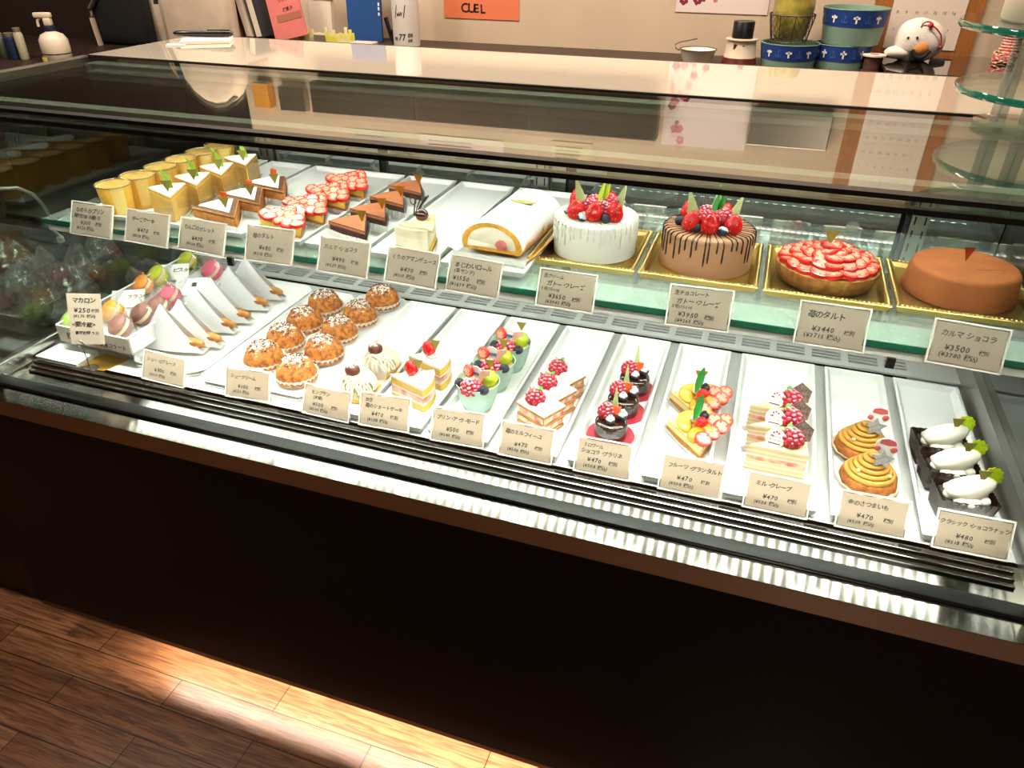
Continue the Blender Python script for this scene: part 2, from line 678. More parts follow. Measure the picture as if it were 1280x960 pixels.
# middle shelf of thick glass with a light bar under its front edge
SHELF = thing('glass_shelf', 'frosted glass shelf with green edge running the length of the case', 'shelf', (0, .21, .995))
frost = glass('shelf_clear_glass', 'e9f5f0', .06, 4, 0, 'eef6f3', .16)


def sp(mb, name, m, **k):
    o = mb.build(name, m, SHELF, **k)
    o.location = (0, -.21, -.995)
    return o


sp(MB().box(-1.362, .452, .213, .70, .9955, 1.005), 'shelf_glass', frost, smooth=0)
sp(MB().box(-1.362, .452, .2095, .213, .9955, 1.005), 'polished_edge', mat('green_glass_edge', '0f5a45', .12, coat=.6), smooth=0)
sp(MB().box(-1.355, .446, .2130, .302, .9855, .9945).box(-1.355, .446, .2130, .2165, .9805, .9855), 'light_bar', mat('lamp_housing', 'e9e6df', .35), smooth=0, bev=.002)
sp(MB().box(-1.355, .446, .535, .580, .9860, .9945), 'added_rear_lamp', mat('lamp_housing', 'e9e6df', .35), smooth=0)  # added lamp, unseen, to brighten the rear of the lower trays
sp(MB().box(-1.33, .43, .541, .574, .9835, .9860), 'rear_led_strip', led('led_shelf_added', LED_SHELF * 1.25, .02, .42), smooth=0)  # glowing strip of the added lamp
sp(MB().box(-1.33, .43, .2185, .296, .9825, .9855), 'led_strip', led('led_shelf', LED_SHELF, .02, .42), smooth=0)
for px, py in ((1114, 447), (290, 325)):
    x = aty(px, py, .215).x
    sp(MB().box(x - .006, x + .006, .208, .214, .966, .982), 'clip', gasket_m, smooth=0)

# ---------------------------------------------------------------- trays
tray_m = mat('white_tray', 'eeeeec', .38, spec=.4)


def tray_mb(w, d, h=.016, t=.006, fl=.006):
    a = MB()
    w2, d2 = w / 2, d / 2
    # outside skin, rim, inside skin with sloping walls, floor
    o0, o1 = (w2 - fl, d2 - fl), (w2, d2)
    i1, i0 = (w2 - t, d2 - t), (w2 - t - fl, d2 - t - fl)
    rings = [(o0, 0), (o1, h), (i1, h), (i0, .004)]
    v, f = [], []
    for (x, y), z in rings:
        v += [(-x, -y, z), (x, -y, z), (x, y, z), (-x, y, z)]
    for k in range(3):
        for i in range(4):
            j = (i + 1) % 4
            f.append((k * 4 + i, k * 4 + j, k * 4 + 4 + j, k * 4 + 4 + i))
    f += [(3, 2, 1, 0), (12, 13, 14, 15)]
    return a.add(v, f)


def tray(x0, x1, y0, y1, z, label, group, h=.016):
    o = tray_mb(x1 - x0, y1 - y0, h).build('cake_tray', tray_m, smooth=0, bev=.0012, seg=1)
    o.location = ((x0 + x1) / 2, (y0 + y1) / 2, z)
    return tag(o, label, 'tray', group)


LZ, UZ = .7412, 1.0052
for x0, x1, what in ((-.732, -.614, 'the two chestnut cream cakes'), (-.604, -.490, 'the two shortcake slices'), (-.480, -.364, 'the three green pudding cups'),
                     (-.350, -.240, 'the three millefeuille'), (-.224, -.116, 'the round glazed chocolate cakes'), (-.099, .009, 'the fruit tart slices'),
                     (.029, .176, 'the crepe cake slices'), (.192, .303, 'the two golden potato cakes'), (.319, .436, 'the dark chocolate cakes')):
    if what.startswith('the crepe'):
        x0, x1 = .030, .174
    tray(x0, x1, .108, .574, LZ, 'long white tray on the lower deck under ' + what, 'white trays on the lower deck')
for x0, x1, what in ((-1.290, -1.152, 'the yellow puddings'), (-1.143, -1.030, 'the cheesecake slices'), (-1.020, -.905, 'the apple galette slices'),
                     (-.896, -.780, 'the strawberry tart slices'), (-.771, -.650, 'the chocolate slices'), (-.640, -.512, 'the single chestnut slice'),
                     (-.500, -.345, 'the cream roll cake')):
    tray(x0, x1, .245, .690, UZ, 'long white tray on the glass shelf under ' + what, 'white trays on the glass shelf', .013)

# ---------------------------------------------------------------- price cards
card_m = mat('card_paper', 'dfcebd', .7)
_n, _l = card_m.node_tree.nodes, card_m.node_tree.links
_ts = _n.new('ShaderNodeBsdfTranslucent')
_ts.inputs[0].default_value = (*lin('fff6ea'), 1)
_ms = _n.new('ShaderNodeMixShader')
_ms.inputs[0].default_value = .62
_l.new(_n['Principled BSDF'].outputs[0], _ms.inputs[1])
_l.new(_ts.outputs[0], _ms.inputs[2])
_l.new(_ms.outputs[0], _n['Material Output'].inputs[0])
ink_m = mat('pen_ink', '0c0908', .7)
ink2_m = mat('pen_ink_thin', '2a221d', .7)
sleeve_m = glass('card_sleeve', 'fbf9f6', .03, 5, .05, 'ffffff', .03)


def sleeve_edge():
    return mat('sleeve_edge', 'e6dcd2', .25, spec=.6)


def price_card(quad, y0, lines, label, group, lean=25):
    """quad: corners of the card in the photograph (top left, top right, bottom left, bottom right); y0: where its foot stands"""
    tl, tr, bl, br = quad
    A, B = aty(*bl, y0), aty(*br, y0)
    w = (B - A).length * .985
    lift = max(0.0, .7455 - A.z) if y0 < .15 else 0
    A.z += lift
    B.z += lift
    best = None
    tn = math.tan(math.radians(lean))
    for k in range(200):
        d = k * .0004
        P = aty(*tl, y0 + d)
        e = abs((P.z - A.z) * tn - d)
        if best is None or e < best[0]:
            best = (e, P)
    P = best[1]
    h = math.hypot(P.z - A.z, P.y - A.y)
    C = (A + B) / 2
    root = thing('price_card', label, 'price card', C, 0, group)
    roll_ = math.atan2(B.z - A.z, B.x - A.x)
    yaw = 0
    # card frame: x along the foot, y up the card
    X = (B - A).normalized()
    Yd = Vector((0, math.sin(math.radians(lean)), math.cos(math.radians(lean))))
    Yd = (Yd - X * Yd.dot(X)).normalized()
    N = X.cross(Yd)
    M = Matrix((X, Yd, N)).transposed().to_4x4()
    sk = ((P - A).dot(X)) * .5
    mb = MB().prism([(-w / 2 + .003, .003), (w / 2 - .003, .003), (w / 2 - .003, h - .003), (-w / 2 + .003, h - .003)], -.0004, .0004)
    o = mb.build('card', card_m, root, smooth=0)
    o.matrix_local = M
    sl = MB().box(-w / 2, w / 2, 0, h, .0006, .0012).box(-w / 2, w / 2, 0, h, -.0022, -.0016)
    s = sl.build('sleeve', sleeve_m, root, smooth=0)
    s.matrix_local = M
    e = MB().box(-w / 2 - .0012, -w / 2 + .001, 0, h, -.0024, .0014).box(w / 2 - .001, w / 2 + .0012, 0, h, -.0024, .0014)
    e.box(-w / 2 - .0012, w / 2 + .0012, h - .001, h + .0012, -.0024, .0014).box(-w / 2 - .0012, w / 2 + .0012, -.0012, .001, -.0024, .0014)
    e = e.build('sleeve_edge', sleeve_edge(), root, smooth=0)
    e.matrix_local = M
    # small clip foot behind
    c = MB().box(-.012, .012, 0, .004, -.016, -.0024).build('foot', sleeve_edge(), root, smooth=0)
    c.matrix_local = M
    rnd = random.Random(sum(ord(q) for q in label))
    b1, b2 = MB(), MB()
    for text, fx, fy, size, thin in lines:
        sz = size * h
        avail = w * (.96 - fx)
        sq = min(1.0, avail / max(1e-6, textw(text, sz)))
        write(b2 if thin else b1, text, -w / 2 + fx * w, h * (1 - fy), sz, rnd, sq=sq, z=.00055)
    for b, nm, mm in ((b1, 'lettering', ink_m), (b2, 'small_lettering', ink2_m)):
        if b.v:
            q = b.build(nm, mm, root, smooth=0)
            q.matrix_local = M
    return root


def std(title, price, tax, fx=.12, ts=.155, extra=None):
    L = [(title, fx, .33, ts, 0), ('¥' + price, .28, .66, .17, 0), ('税別', .66, .655, .125, 0), ('(¥' + tax + ' 税込)', .16, .83, .125, 1)]
    return L


UY, LY = .197, .098
GU, GL = 'price cards clipped along the glass shelf', 'price cards standing along the front of the lower deck'
CARDS = [
    (((92, 251), (143, 258), (88, 291), (139, 299)), 0, [('なめらかプリン', .1, .30, .17, 0), ('賞味期限 冷蔵3日', .06, .48, .14, 0), ('¥300', .24, .67, .16, 0), ('税別', .60, .67, .13, 0), ('(¥324 税込)', .14, .84, .13, 1)],
     'price card reading 300 yen below the yellow puddings, leftmost on the shelf'),
    (((160, 260.5), (214.5, 268.7), (156, 300.4), (208.8, 310)), 0, std('チーズケーキ', '470', '508'), 'price card with three pen lines below the sugar-topped cheesecake slices'),
    (((227.7, 271), (284, 278.5), (222.7, 310.5), (279, 320.7)), 0, std('りんごのガレット', '470', '508', .08), 'price card below the brown apple galette slices'),
    (((311, 280.6), (370, 288), (306, 324), (364.5, 332.4)), 0, std('苺のタルト', '480', '518'), 'price card reading 480 yen below the strawberry tart slices'),
    (((402, 294.4), (462.5, 302.7), (396, 337.7), (458.5, 348.4)), 0, std('カルマ・ショコラ', '490', '529', .08), 'price card reading 490 yen below the gold-flagged chocolate slices'),
    (((487, 306.4), (551, 317.3), (480, 350.2), (544, 362)), 0, std('くりのアマンデュース', '470', '508', .08), 'price card below the single chestnut slice'),
    (((565.6, 317.8), (630.7, 327), (556.8, 362), (622, 374)), 0, [('あじわいロール', .10, .30, .17, 0), ('(苺サンド)', .10, .46, .14, 0), ('¥1550', .10, .67, .17, 0), ('税別', .56, .67, .13, 0), ('(¥1674 税込)', .05, .84, .14, 0)],
     'price card reading 1550 yen below the cream roll'),
    (((676.4, 334.7), (748, 344), (669, 380.8), (740.5, 391.7)), 0, [('生クリーム', .07, .22, .12, 0), ('ガトー・フレーズ', .14, .43, .15, 0), ('5号(15cm)', .06, .56, .11, 1), ('¥3650', .20, .76, .16, 0), ('税別', .62, .76, .12, 0), ('(¥3942 税込)', .16, .90, .12, 1)],
     'price card reading 3650 yen below the white whole cake'),
    (((840, 355), (919.5, 364.5), (831, 405), (910, 415.5)), 0, [('生チョコレート', .07, .22, .13, 0), ('ガトー・フレーズ', .12, .43, .15, 0), ('5号(15cm)', .06, .56, .11, 1), ('¥3950', .18, .76, .16, 0), ('税別', .60, .76, .12, 0), ('(¥4266 税込)', .14, .90, .12, 1)],
     'price card reading 3950 yen below the brown whole cake with drips'),
    (((1000.8, 375), (1088, 386), (991, 427.5), (1078.8, 441)), 0, [('苺のタルト', .12, .34, .18, 0), ('¥3440', .22, .66, .17, 0), ('税別', .68, .655, .12, 0), ('(¥3715 税込)', .12, .82, .14, 1)],
     'price card reading 3440 yen below the whole strawberry tart'),
    (((1168.8, 397.5), (1265, 412), (1156, 451), (1250, 468)), 0, [('カルマ ショコラ', .10, .34, .17, 0), ('¥3500', .20, .66, .18, 0), ('税別', .66, .655, .12, 0), ('(¥3780 税込)', .14, .82, .14, 1)],
     'price card reading 3500 yen below the plain cocoa whole cake'),
    (((183.7, 437.5), (240.5, 445), (177.5, 472.5), (230, 485)), 1, std('シュー・エクレース', '300', '324', .08, .15), 'price card in front of the paper-wrapped eclairs'),
    (((292.5, 460), (347, 471), (282.5, 497.5), (337.5, 506)), 1, std('シュークリーム', '300', '324', .10), 'price card reading 300 yen in front of the sugar-dusted cream puffs'),
    (((388.7, 480), (447, 489), (378, 517.5), (436, 531)), 1, [('モンブラン', .14, .28, .15, 0), ('(和栗)', .2, .45, .14, 0), ('¥500', .2, .68, .17, 0), ('税別', .6, .68, .13, 0), ('(¥540 税込)', .14, .85, .13, 1)],
     'price card reading 500 yen in front of the chestnut cream cakes'),
    (((460, 491), (520.7, 503), (448.7, 533.7), (511, 544.5)), 1, [('純生', .1, .25, .13, 0), ('苺のショートケーキ', .1, .43, .15, 0), ('¥470', .24, .67, .17, 0), ('税別', .62, .67, .13, 0), ('(¥508 税込)', .16, .84, .13, 1)],
     'price card in front of the strawberry shortcake slices'),
    (((547.5, 508.7), (612, 517), (538, 551), (604, 562.5)), 1, std('プリン・ア・ラ・モード', '500', '540', .08, .15), 'price card reading 500 yen in front of the green cups'),
    (((631, 526), (698, 537.5), (622, 570), (689, 583.7)), 1, std('苺のミルフィーユ', '470', '508', .08, .15), 'price card in front of the millefeuille'),
    (((726, 545), (796, 558), (716, 591), (786, 605)), 1, [('ミロワール', .12, .25, .12, 0), ('ショコラ・プラリネ', .08, .43, .15, 0), ('¥470', .22, .67, .17, 0), ('税別', .6, .67, .13, 0), ('(¥508 税込)', .16, .84, .13, 1)],
     'price card in front of the round glazed chocolate cakes'),
    (((831, 566), (907.5, 581), (821, 613.7), (899.5, 629.5)), 1, std('フルーツ・グランタルト', '470', '508', .10, .15), 'price card in front of the fruit tart slices'),
    (((932.5, 588), (1016.5, 603), (926, 637), (1007, 654)), 1, std('ミル・クレープ', '470', '508', .14), 'price card in front of the crepe cake slices'),
    (((1049, 611.6), (1135.6, 629), (1041, 661.7), (1129, 679)), 1, std('金のさつまいも', '470', '508', .12), 'price card in front of the golden sweet potato cakes'),
    (((1168, 634.7), (1262, 652), (1162, 686), (1257.5, 705)), 1, std('クラシック・ショコラナッツ', '480', '518', .04, .14), 'price card in front of the dark chocolate cakes, rightmost on the deck'),
]
for quad, low, lines, label in CARDS:
    price_card(quad, LY if low else UY, lines, label, GL if low else GU)

# ================================================================ BERRIES AND SMALL TOPPINGS (meshes shared by many parts)
red_m = bpy.data.materials.new('strawberry_skin')
red_m.use_nodes = True
_n, _l = red_m.node_tree.nodes, red_m.node_tree.links
_b = _n['Principled BSDF']
_b.inputs['Roughness'].default_value = .25
_tc = _n.new('ShaderNodeTexCoord')
_vo = _n.new('ShaderNodeTexVoronoi')
_vo.inputs['Scale'].default_value = 230
_l.new(_tc.outputs['Object'], _vo.inputs['Vector'])
_rp = _n.new('ShaderNodeValToRGB')
_rp.color_ramp.elements[0].position, _rp.color_ramp.elements[1].position = .16, .24
_rp.color_ramp.elements[0].color = (*lin('e8a04a'), 1)
_rp.color_ramp.elements[1].color = (*lin('d3141b'), 1)
_l.new(_vo.outputs['Distance'], _rp.inputs[0])
_l.new(_rp.outputs[0], _b.inputs['Base Color'])
_bp = _n.new('ShaderNodeBump')
_bp.inputs['Strength'].default_value = .5
_bp.inputs['Distance'].default_value = .001
_l.new(_vo.outputs['Distance'], _bp.inputs['Height'])
_l.new(_bp.outputs[0], _b.inputs['Normal'])
rasp_m = mat('raspberry', 'b3122d', .35)
raspw_m = mat('sugared_raspberry', 'b01a33', .5, powder='e0aab4', pamt=.24, pscale=260)
blue_m = mat('blueberry', '1c2034', .5, var=.3, vscale=90)
bluew_m = mat('sugared_blueberry', '2b2f44', .6, powder='e6e5ea', pamt=.80, pscale=160)
leaf_m = mat('mint_leaf', '4ca22f', .4, var=.3, vscale=120)
gold_m = mat('gold_foil', 'd2a740', .28, metal=1)
olive_m = mat('olive_gold_card', '9b9247', .4, metal=.4)
cream_m = mat('whipped_cream', 'efe9de', .5, sss=0)
sponge_m = mat('yellow_sponge', 'f0c24e', .8, var=.2, vscale=160, bump=.5, bscale=300)
white_choc = mat('green_white_chocolate', 'c6e4a2', .4)
paper_m = mat('white_paper', 'f5f4f2', .6)
film_m = glass('clear_film', 'ffffff', .02, 5, .06, 'ffffff', .015)
choc_m = mat('dark_chocolate', '2a1813', .35, var=.3)


def strawberry_mesh():
    p = [(0.0, 0)]
    pr = [(.0065, .0003), (.0105, .003), (.0130, .008), (.0128, .0135), (.0105, .020), (.0070, .0255), (.0030, .0292)]
    return MB().lathe(pr, 18).build('strawberry', red_m, smooth=60).data


def shared(fn):
    o = fn
    return o


def drop(o):
    me = o.data
    bpy.data.objects.remove(o)
    return me


def raspberry_mb(r=.0115):
    b = MB()
    k = 0
    for ring, (zz, rr, n) in enumerate(((.20, .72, 9), (.52, .92, 10), (.88, .86, 10), (1.2, .62, 7), (1.42, .28, 4))):
        for i in range(n):
            a = 2 * PI * (i + .5 * (ring % 2)) / n
            b.ball((r * rr * math.cos(a), r * rr * math.sin(a), r * zz), r * .33, 7, 5)
    b.ball((0, 0, r * .75), r * .75, 10, 7)
    return b


_o = MB().lathe([(.0065, .0003), (.0105, .003), (.0130, .008), (.0128, .0135), (.0105, .020), (.0070, .0255), (.0030, .0292)], 18).build('strawberry', red_m, smooth=60)
STRAW = drop(_o)
RASP = drop(raspberry_mb().build('raspberry', rasp_m, smooth=60))
RASPW = drop(raspberry_mb().build('sugared_raspberry', raspw_m, smooth=60))


def blueberry_mb(r=.0078):
    b = MB().ball((0, 0, r * .9), r, 14, 9, (1, 1, .9))
    b.lathe([(r * .22, r * 1.72), (r * .42, r * 1.80), (r * .48, r * 1.93), (r * .36, r * 1.84), (r * .12, r * 1.74)], 10, fl=lambda a: 1 + .12 * math.cos(5 * a))
    return b


BLUE = drop(blueberry_mb().build('blueberry', blue_m, smooth=50))
BLUEW = drop(blueberry_mb().build('sugared_blueberry', bluew_m, smooth=50))


def leaf_fn(L, wd, curl, fold=.2):
    def fn(u, v):
        t = v
        w = wd * math.sin(PI * min(1, t * .96 + .03)) ** .8 * (u - .5) * 2
        return (w, L * t, curl * L * t * t + abs(w) * fold)
    return fn


MINT = drop(MB().grid(leaf_fn(.013, .005, .4), 4, 6).grid(leaf_fn(.011, .0045, .5), 4, 6, T(rz=2.2)).grid(leaf_fn(.010, .0045, .6), 4, 6, T(rz=-2.1))
            .build('mint_sprig', leaf_m, solid=.0005))
LONGLEAF = drop(MB().grid(leaf_fn(.046, .0068, .15, .12), 4, 10).build('long_leaf', mat('green_leaf', '2f8436', .3, var=.25, vscale=60), solid=.0006))
# slice of strawberry: red rim, pale heart
sl_m = [mat('strawberry_flesh', 'd9231f', .18, coat=.5), mat('strawberry_mid', 'e8553f', .2, coat=.5), mat('strawberry_heart', 'f1ad97', .2, coat=.5)]


def straw_slice_mb():
    b = MB()
    out = []
    N = 16
    for i in range(N):
        a = 2 * PI * i / N
        r = .0105 * (1 + .22 * math.cos(a)) * (1 - .10 * math.cos(2 * a))
        out.append((r * math.cos(a) * 1.15, r * math.sin(a) * .88))
    rings = [(1.0, -.002, 0), (1.04, .0, 0), (.93, .0022, 0), (.70, .0027, 1), (.46, .0026, 2)]
    v = []
    for s_, z, _ in rings:
        v += [(x * s_, y * s_, z) for x, y in out]
    b.add(v, [])
    for k in range(len(rings) - 1):
        for i in range(N):
            j = (i + 1) % N
            b.f.append((k * N + i, k * N + j, (k + 1) * N + j, (k + 1) * N + i))
            b.mi.append(0 if k < 2 else (1 if k == 2 else 1))
    b.f.append(tuple((len(rings) - 1) * N + i for i in range(N)))
    b.mi.append(2)
    # pale radiating middle
    for i in range(N):
        if i % 4 != 1:
            b.mi[3 * N + i] = 2
    b.f.append(tuple(range(N - 1, -1, -1)))
    b.mi.append(0)
    return b


SLICE = drop(straw_slice_mb().build('strawberry_slice', sl_m, smooth=50))
# little paper cone or triangle flags on a pick
FLAG_OLIVE = drop(MB().prism([(-.010, .016), (0, -.006), (.010, .016)][::1], -.0004, .0004, Matrix.Rotation(PI / 2, 4, 'X')).build('flag', olive_m, smooth=0))
FLAG_GOLD = drop(MB().prism([(-.010, .016), (0, -.006), (.010, .016)], -.0004, .0004, Matrix.Rotation(PI / 2, 4, 'X')).build('flag', gold_m, smooth=0))
ORANGE_BIT = drop(MB().prism([(-.006, 0), (.005, -.002), (.007, .012), (-.003, .014)], -.001, .001, Matrix.Rotation(PI / 2, 4, 'X')).build('orange_chip', mat('orange_chip', 'f0662a', .35), smooth=0))
GREENCURL = drop(MB().grid(lambda u, v: ((u - .5) * .010 * (1 - v * .75) - .010 * v * v, .004 * math.sin(v * 2.2), .026 * v), 3, 8).build('green_curl', mat('lime_curl', '9ad048', .4), solid=.0007))


def spike(h, w):
    return drop(MB().prism([(-w / 2, -.0012), (w / 2, -.0012), (w / 2, .0012), (-w / 2, .0012)], 0, h,
                           top=[(-.0004, -.0004), (.0004, -.0004), (.0004, .0004), (-.0004, .0004)]).build('chocolate_spike', white_choc, smooth=0))


SPIKE = spike(.056, .015)
SPIKEW = spike(.040, .017)


def plaque(name, r, m, scal=0, n=28, th=.0014):
    pts = [((r * (1 + scal * math.cos(12 * 2 * PI * i / n))) * math.cos(2 * PI * i / n), (r * (1 + scal * math.cos(12 * 2 * PI * i / n))) * math.sin(2 * PI * i / n)) for i in range(n)]
    return MB().prism(pts, -th / 2, th / 2, Matrix.Rotation(PI / 2, 4, 'X'))


def wedge(R, ang, bis, n=7):
    return [(0, 0)] + [(R * math.cos(bis - ang / 2 + ang * i / n), R * math.sin(bis - ang / 2 + ang * i / n)) for i in range(n + 1)]


def inset(poly, k):
    cx = sum(p[0] for p in poly) / len(poly)
    cy = sum(p[1] for p in poly) / len(poly)
    return [(cx + (x - cx) * k, cy + (y - cy) * k) for x, y in poly]


def pleat(R, ang, bis, h, amp=.004, n=40):
    """white pleated paper standing round a wedge"""
    pts = wedge(R, ang, bis, 10)
    loop = pts + [pts[0]]
    seg = []
    for a, b in zip(loop, loop[1:]):
        L = math.hypot(b[0] - a[0], b[1] - a[1])
        k = max(1, int(L / .0035))
        for i in range(k):
            t = i / k
            seg.append((a[0] + (b[0] - a[0]) * t, a[1] + (b[1] - a[1]) * t))
    cx = sum(p[0] for p in seg) / len(seg)
    cy = sum(p[1] for p in seg) / len(seg)
    N = len(seg)
    v, f = [], []
    for i, (x, y) in enumerate(seg):
        d = math.hypot(x - cx, y - cy)
        ux, uy = (x - cx) / d, (y - cy) / d
        w = (.0012 if i % 2 else -.0012)
        v.append((x + ux * .002, y + uy * .002, 0.0004))
        v.append((x + ux * (amp * 2 + w), y + uy * (amp * 2 + w), h))
    for i in range(N):
        j = (i + 1) % N
        f.append((2 * i, 2 * j, 2 * j + 1, 2 * i + 1))
    b = MB().add(v, f)
    b.f.append(tuple(2 * i for i in range(N)))
    b.mi.append(0)
    return b


ORD = ['nearest the front', 'second from the front', 'third from the front', 'fourth from the front', 'fifth from the front', 'sixth from the front']


def row(root, spots, z, desc, group, rz=None):
    for i, (x, y) in enumerate(spots):
        lab = f'{desc}, {ORD[i]}' + ('' if i < len(spots) - 1 or len(spots) < 3 else '')
        a = rz[i] if rz else 0
        if i == 0:
            root.location = (x, y, z)
            root.rotation_euler = (0, 0, a)
            root['label'] = lab
            root['group'] = group
        else:
            dup(root, (x, y, z), a, lab, group)


# ================================================================ GLASS SHELF, LEFT TO RIGHT
UT, LT = UZ + .0042, LZ + .0042
# ---- puddings
p = thing('custard_pudding', '', 'pudding')
MB().lathe([(.0245, 0), (.027, .003), (.0315, .052), (.0325, .062)], 32).build('cup', mat('pudding_yellow', 'f8bd48', .35, var=.06, vscale=30, coat=.3), p)
MB().lathe([(.0325, .062), (.0345, .0625), (.0345, .0655), (.0325, .066), (.0318, .0645)], 32, cap0=False, cap1=False).build('rim', glass('cup_rim', 'f3e2b8', .1, 4, .05, 'f3dfae', .35), p)
MB().lathe([(.0315, .0630), (.020, .0636), (.004, .0640)], 32, cap0=False).build('lid', mat('lid_cream', 'e3b766', .3, col2='c99a4c', vscale=60, coat=.5), p)
MB().grid(lambda u, v: ((.0286 + .0043 * v) * math.cos(-1.0 + u * .75), (.0286 + .0043 * v) * math.sin(-1.0 + u * .75), .008 + v * .054), 6, 2).build('paper_sleeve', mat('sleeve_yellow', 'f3d27b', .6), p, solid=.0006)
row(p, [(-1.215, .272), (-1.213, .336), (-1.212, .402), (-1.211, .466), (-1.210, .530), (-1.209, .593)], UT, 'round yellow custard pudding in a lidded cup', 'custard puddings')

# ---- cheesecake
B48 = math.radians(134)
A48 = math.radians(46)
p = thing('cheesecake_slice', '', 'cake slice')
w = wedge(.092, A48, B48)
ck = mat('cheesecake', 'f0bd58', .7, var=.18, vscale=60, bump=.3, bscale=150)
a = MB().prism(w, .003, .052)
a.m = 1
a.prism(inset(w, 1.005), .052, .056)
a.build('cake', [ck, mat('baked_edge', 'b3762f', .6)], p, smooth=0, bev=.001, seg=1)
MB().prism(inset(w, .97), .056, .0585).build('sugar_top', mat('icing_sugar', 'fbfaf8', .8, bump=.6, bscale=300), p, smooth=0, bev=.001, seg=1)
part(FLAG_OLIVE, 'flag', p, T(-.020, .020, .066, rz=.5, s=1.05))
part(GREENCURL, 'leaf_curl', p, T(-.020, .026, .066, rz=.4, s=1.45))
pleat(.094, A48, B48, .010).build('paper_base', paper_m, p, smooth=0)
f = MB()
for u, v in ((w[0], w[1]), (w[0], w[-1])):
    d = Vector((v[0] - u[0], v[1] - u[1], 0)).normalized()
    n_ = Vector((d.y, -d.x, 0)) * (.0015 if v == w[1] else -.0015)
    f.add([(u[0] + n_.x, u[1] + n_.y, .004), (v[0] + n_.x, v[1] + n_.y, .004), (v[0] + n_.x, v[1] + n_.y, .050), (u[0] + n_.x, u[1] + n_.y, .050)], [(0, 1, 2, 3)])
f.build('film', film_m, p, smooth=0, solid=.0002)
row(p, [(-1.064, .255), (-1.068, .335), (-1.066, .412), (-1.062, .490)], UT, 'tall yellow cheesecake slice topped with icing sugar', 'cheesecake slices')

# ---- apple galette
p = thing('apple_galette_slice', '', 'cake slice')
w = wedge(.118, math.radians(48), math.radians(146))
a = MB().prism(w, .003, .026)
a.m = 1
a.prism(inset(w, 1.02), .026, .032, top=inset(w, .98))
a.build('pastry', [mat('galette_pastry', 'c98a45', .7, col2='a9682f', vscale=90, bump=.5, bscale=200), mat('galette_crust', '6b4022', .55, var=.4, vscale=80)], p, smooth=0, bev=.0015, seg=1)
MB().prism(inset(w, .72), .032, .0345).build('sugar_patch', mat('icing_sugar', 'fbfaf8', .8), p, smooth=0, bev=.001, seg=1)
part(FLAG_OLIVE, 'flag', p, T(-.030, .016, .046, rz=.5))
part(ORANGE_BIT, 'orange_chip', p, T(-.034, .020, .056, rz=.3, s=1.15))
pleat(.112, math.radians(46), math.radians(146), .014).build('paper_base', paper_m, p, smooth=0)
row(p, [(-.928, .262), (-.928, .342), (-.928, .425)], UT, 'flat brown apple galette slice with a sugar patch', 'apple galette slices')

# ---- strawberry tart slices
p = thing('strawberry_tart_slice', '', 'tart slice')
w = wedge(.112, math.radians(46), math.radians(142))
a = MB().prism(w, .003, .012)
a.m = 1
a.prism(inset(w, .985), .012, .026)
a.build('tart_base', [mat('tart_crust', 'c98c47', .75, var=.3, vscale=120, bump=.4), mat('custard', 'f3cb57', .5)], p, smooth=0, bev=.001, seg=1)
rr = random.Random(4)
ci, si = math.cos(math.radians(142)), math.sin(math.radians(142))
for i, (d, s_) in enumerate(((.016, 0), (.034, .008), (.036, -.009), (.055, .018), (.056, 0), (.057, -.018), (.078, .026), (.079, .009), (.080, -.010), (.078, -.027), (.098, .030), (.100, .010), (.100, -.011), (.097, -.031))):
    part(SLICE, 'strawberry_slice', p, Matrix.Translation((ci * d - si * s_, si * d + ci * s_, .031 + rr.uniform(0, .004))) @ Matrix.Rotation(rr.uniform(.1, .5), 4, 'X') @ Matrix.Rotation(rr.uniform(-.1, .3), 4, 'Y') @ T(rz=rr.uniform(0, 6), s=1.32))
pleat(.108, math.radians(44), math.radians(142), .010).build('paper_base', paper_m, p, smooth=0)
row(p, [(-.785, .258), (-.783, .335), (-.783, .420), (-.784, .500)], UT, 'strawberry tart slice heaped with red berry slices', 'strawberry tart slices')

# ---- cocoa chocolate slices
p = thing('chocolate_slice', '', 'cake slice')
w = wedge(.098, math.radians(46), math.radians(140))
cocoa_m = mat('cocoa_top', 'b56a42', .85, var=.12, vscale=50, bump=.2, bscale=200)
a = MB().prism(inset(w, .97), .003, .027)
a.m = 1
a.prism(w, .027, .034)
a.build('cake', [mat('gateau_dark', '4a2a20', .8, var=.35, vscale=150, bump=.5, bscale=250), cocoa_m], p, smooth=0, bev=.0015, seg=1)
part(FLAG_GOLD, 'flag', p, T(-.018, .024, .048, rz=.2))
pleat(.096, math.radians(44), math.radians(140), .020).build('paper_base', paper_m, p, smooth=0)
row(p, [(-.655, .270), (-.653, .345), (-.653, .425), (-.651, .505)], UT, 'thin chocolate slice dusted with cocoa under a gold flag', 'chocolate slices')

# ---- single chestnut slice: broad back to the front, tip to the rear
p = thing('chestnut_slice', 'single layered chestnut slice with dark chocolate wing, behind its price card', 'cake slice', (-.548, .342, UT))
w = wedge(.090, math.radians(44), math.radians(-97))
a = MB()
for k, (z0, z1, i) in enumerate(((.003, .008, 0), (.008, .022, 1), (.022, .040, 2), (.040, .043, 3), (.043, .056, 3))):
    a.m = i
    a.prism(inset(w, 1 if k != 3 else .985), z0, z1)
a.build('cake', [mat('almond_base', '9a6a3c', .8, var=.3, vscale=100), sponge_m, mat('pale_cream', 'f3e8cf', .5), mat('cream_layer', 'ead9b5', .5)], p, smooth=0)
st_ = MB()
cream2 = mat('chestnut_cream', 'e2cfa4', .5)
for k in range(9):
    y = -.020 - k * .0075
    hw = abs(y) * .40
    st_.tube([(-hw * (1 - 2 * t / 6), y + .0012 * math.sin(t * 2), .058 + .0015 * math.sin(t * 1.7 + k)) for t in range(7)], .0036, 6)
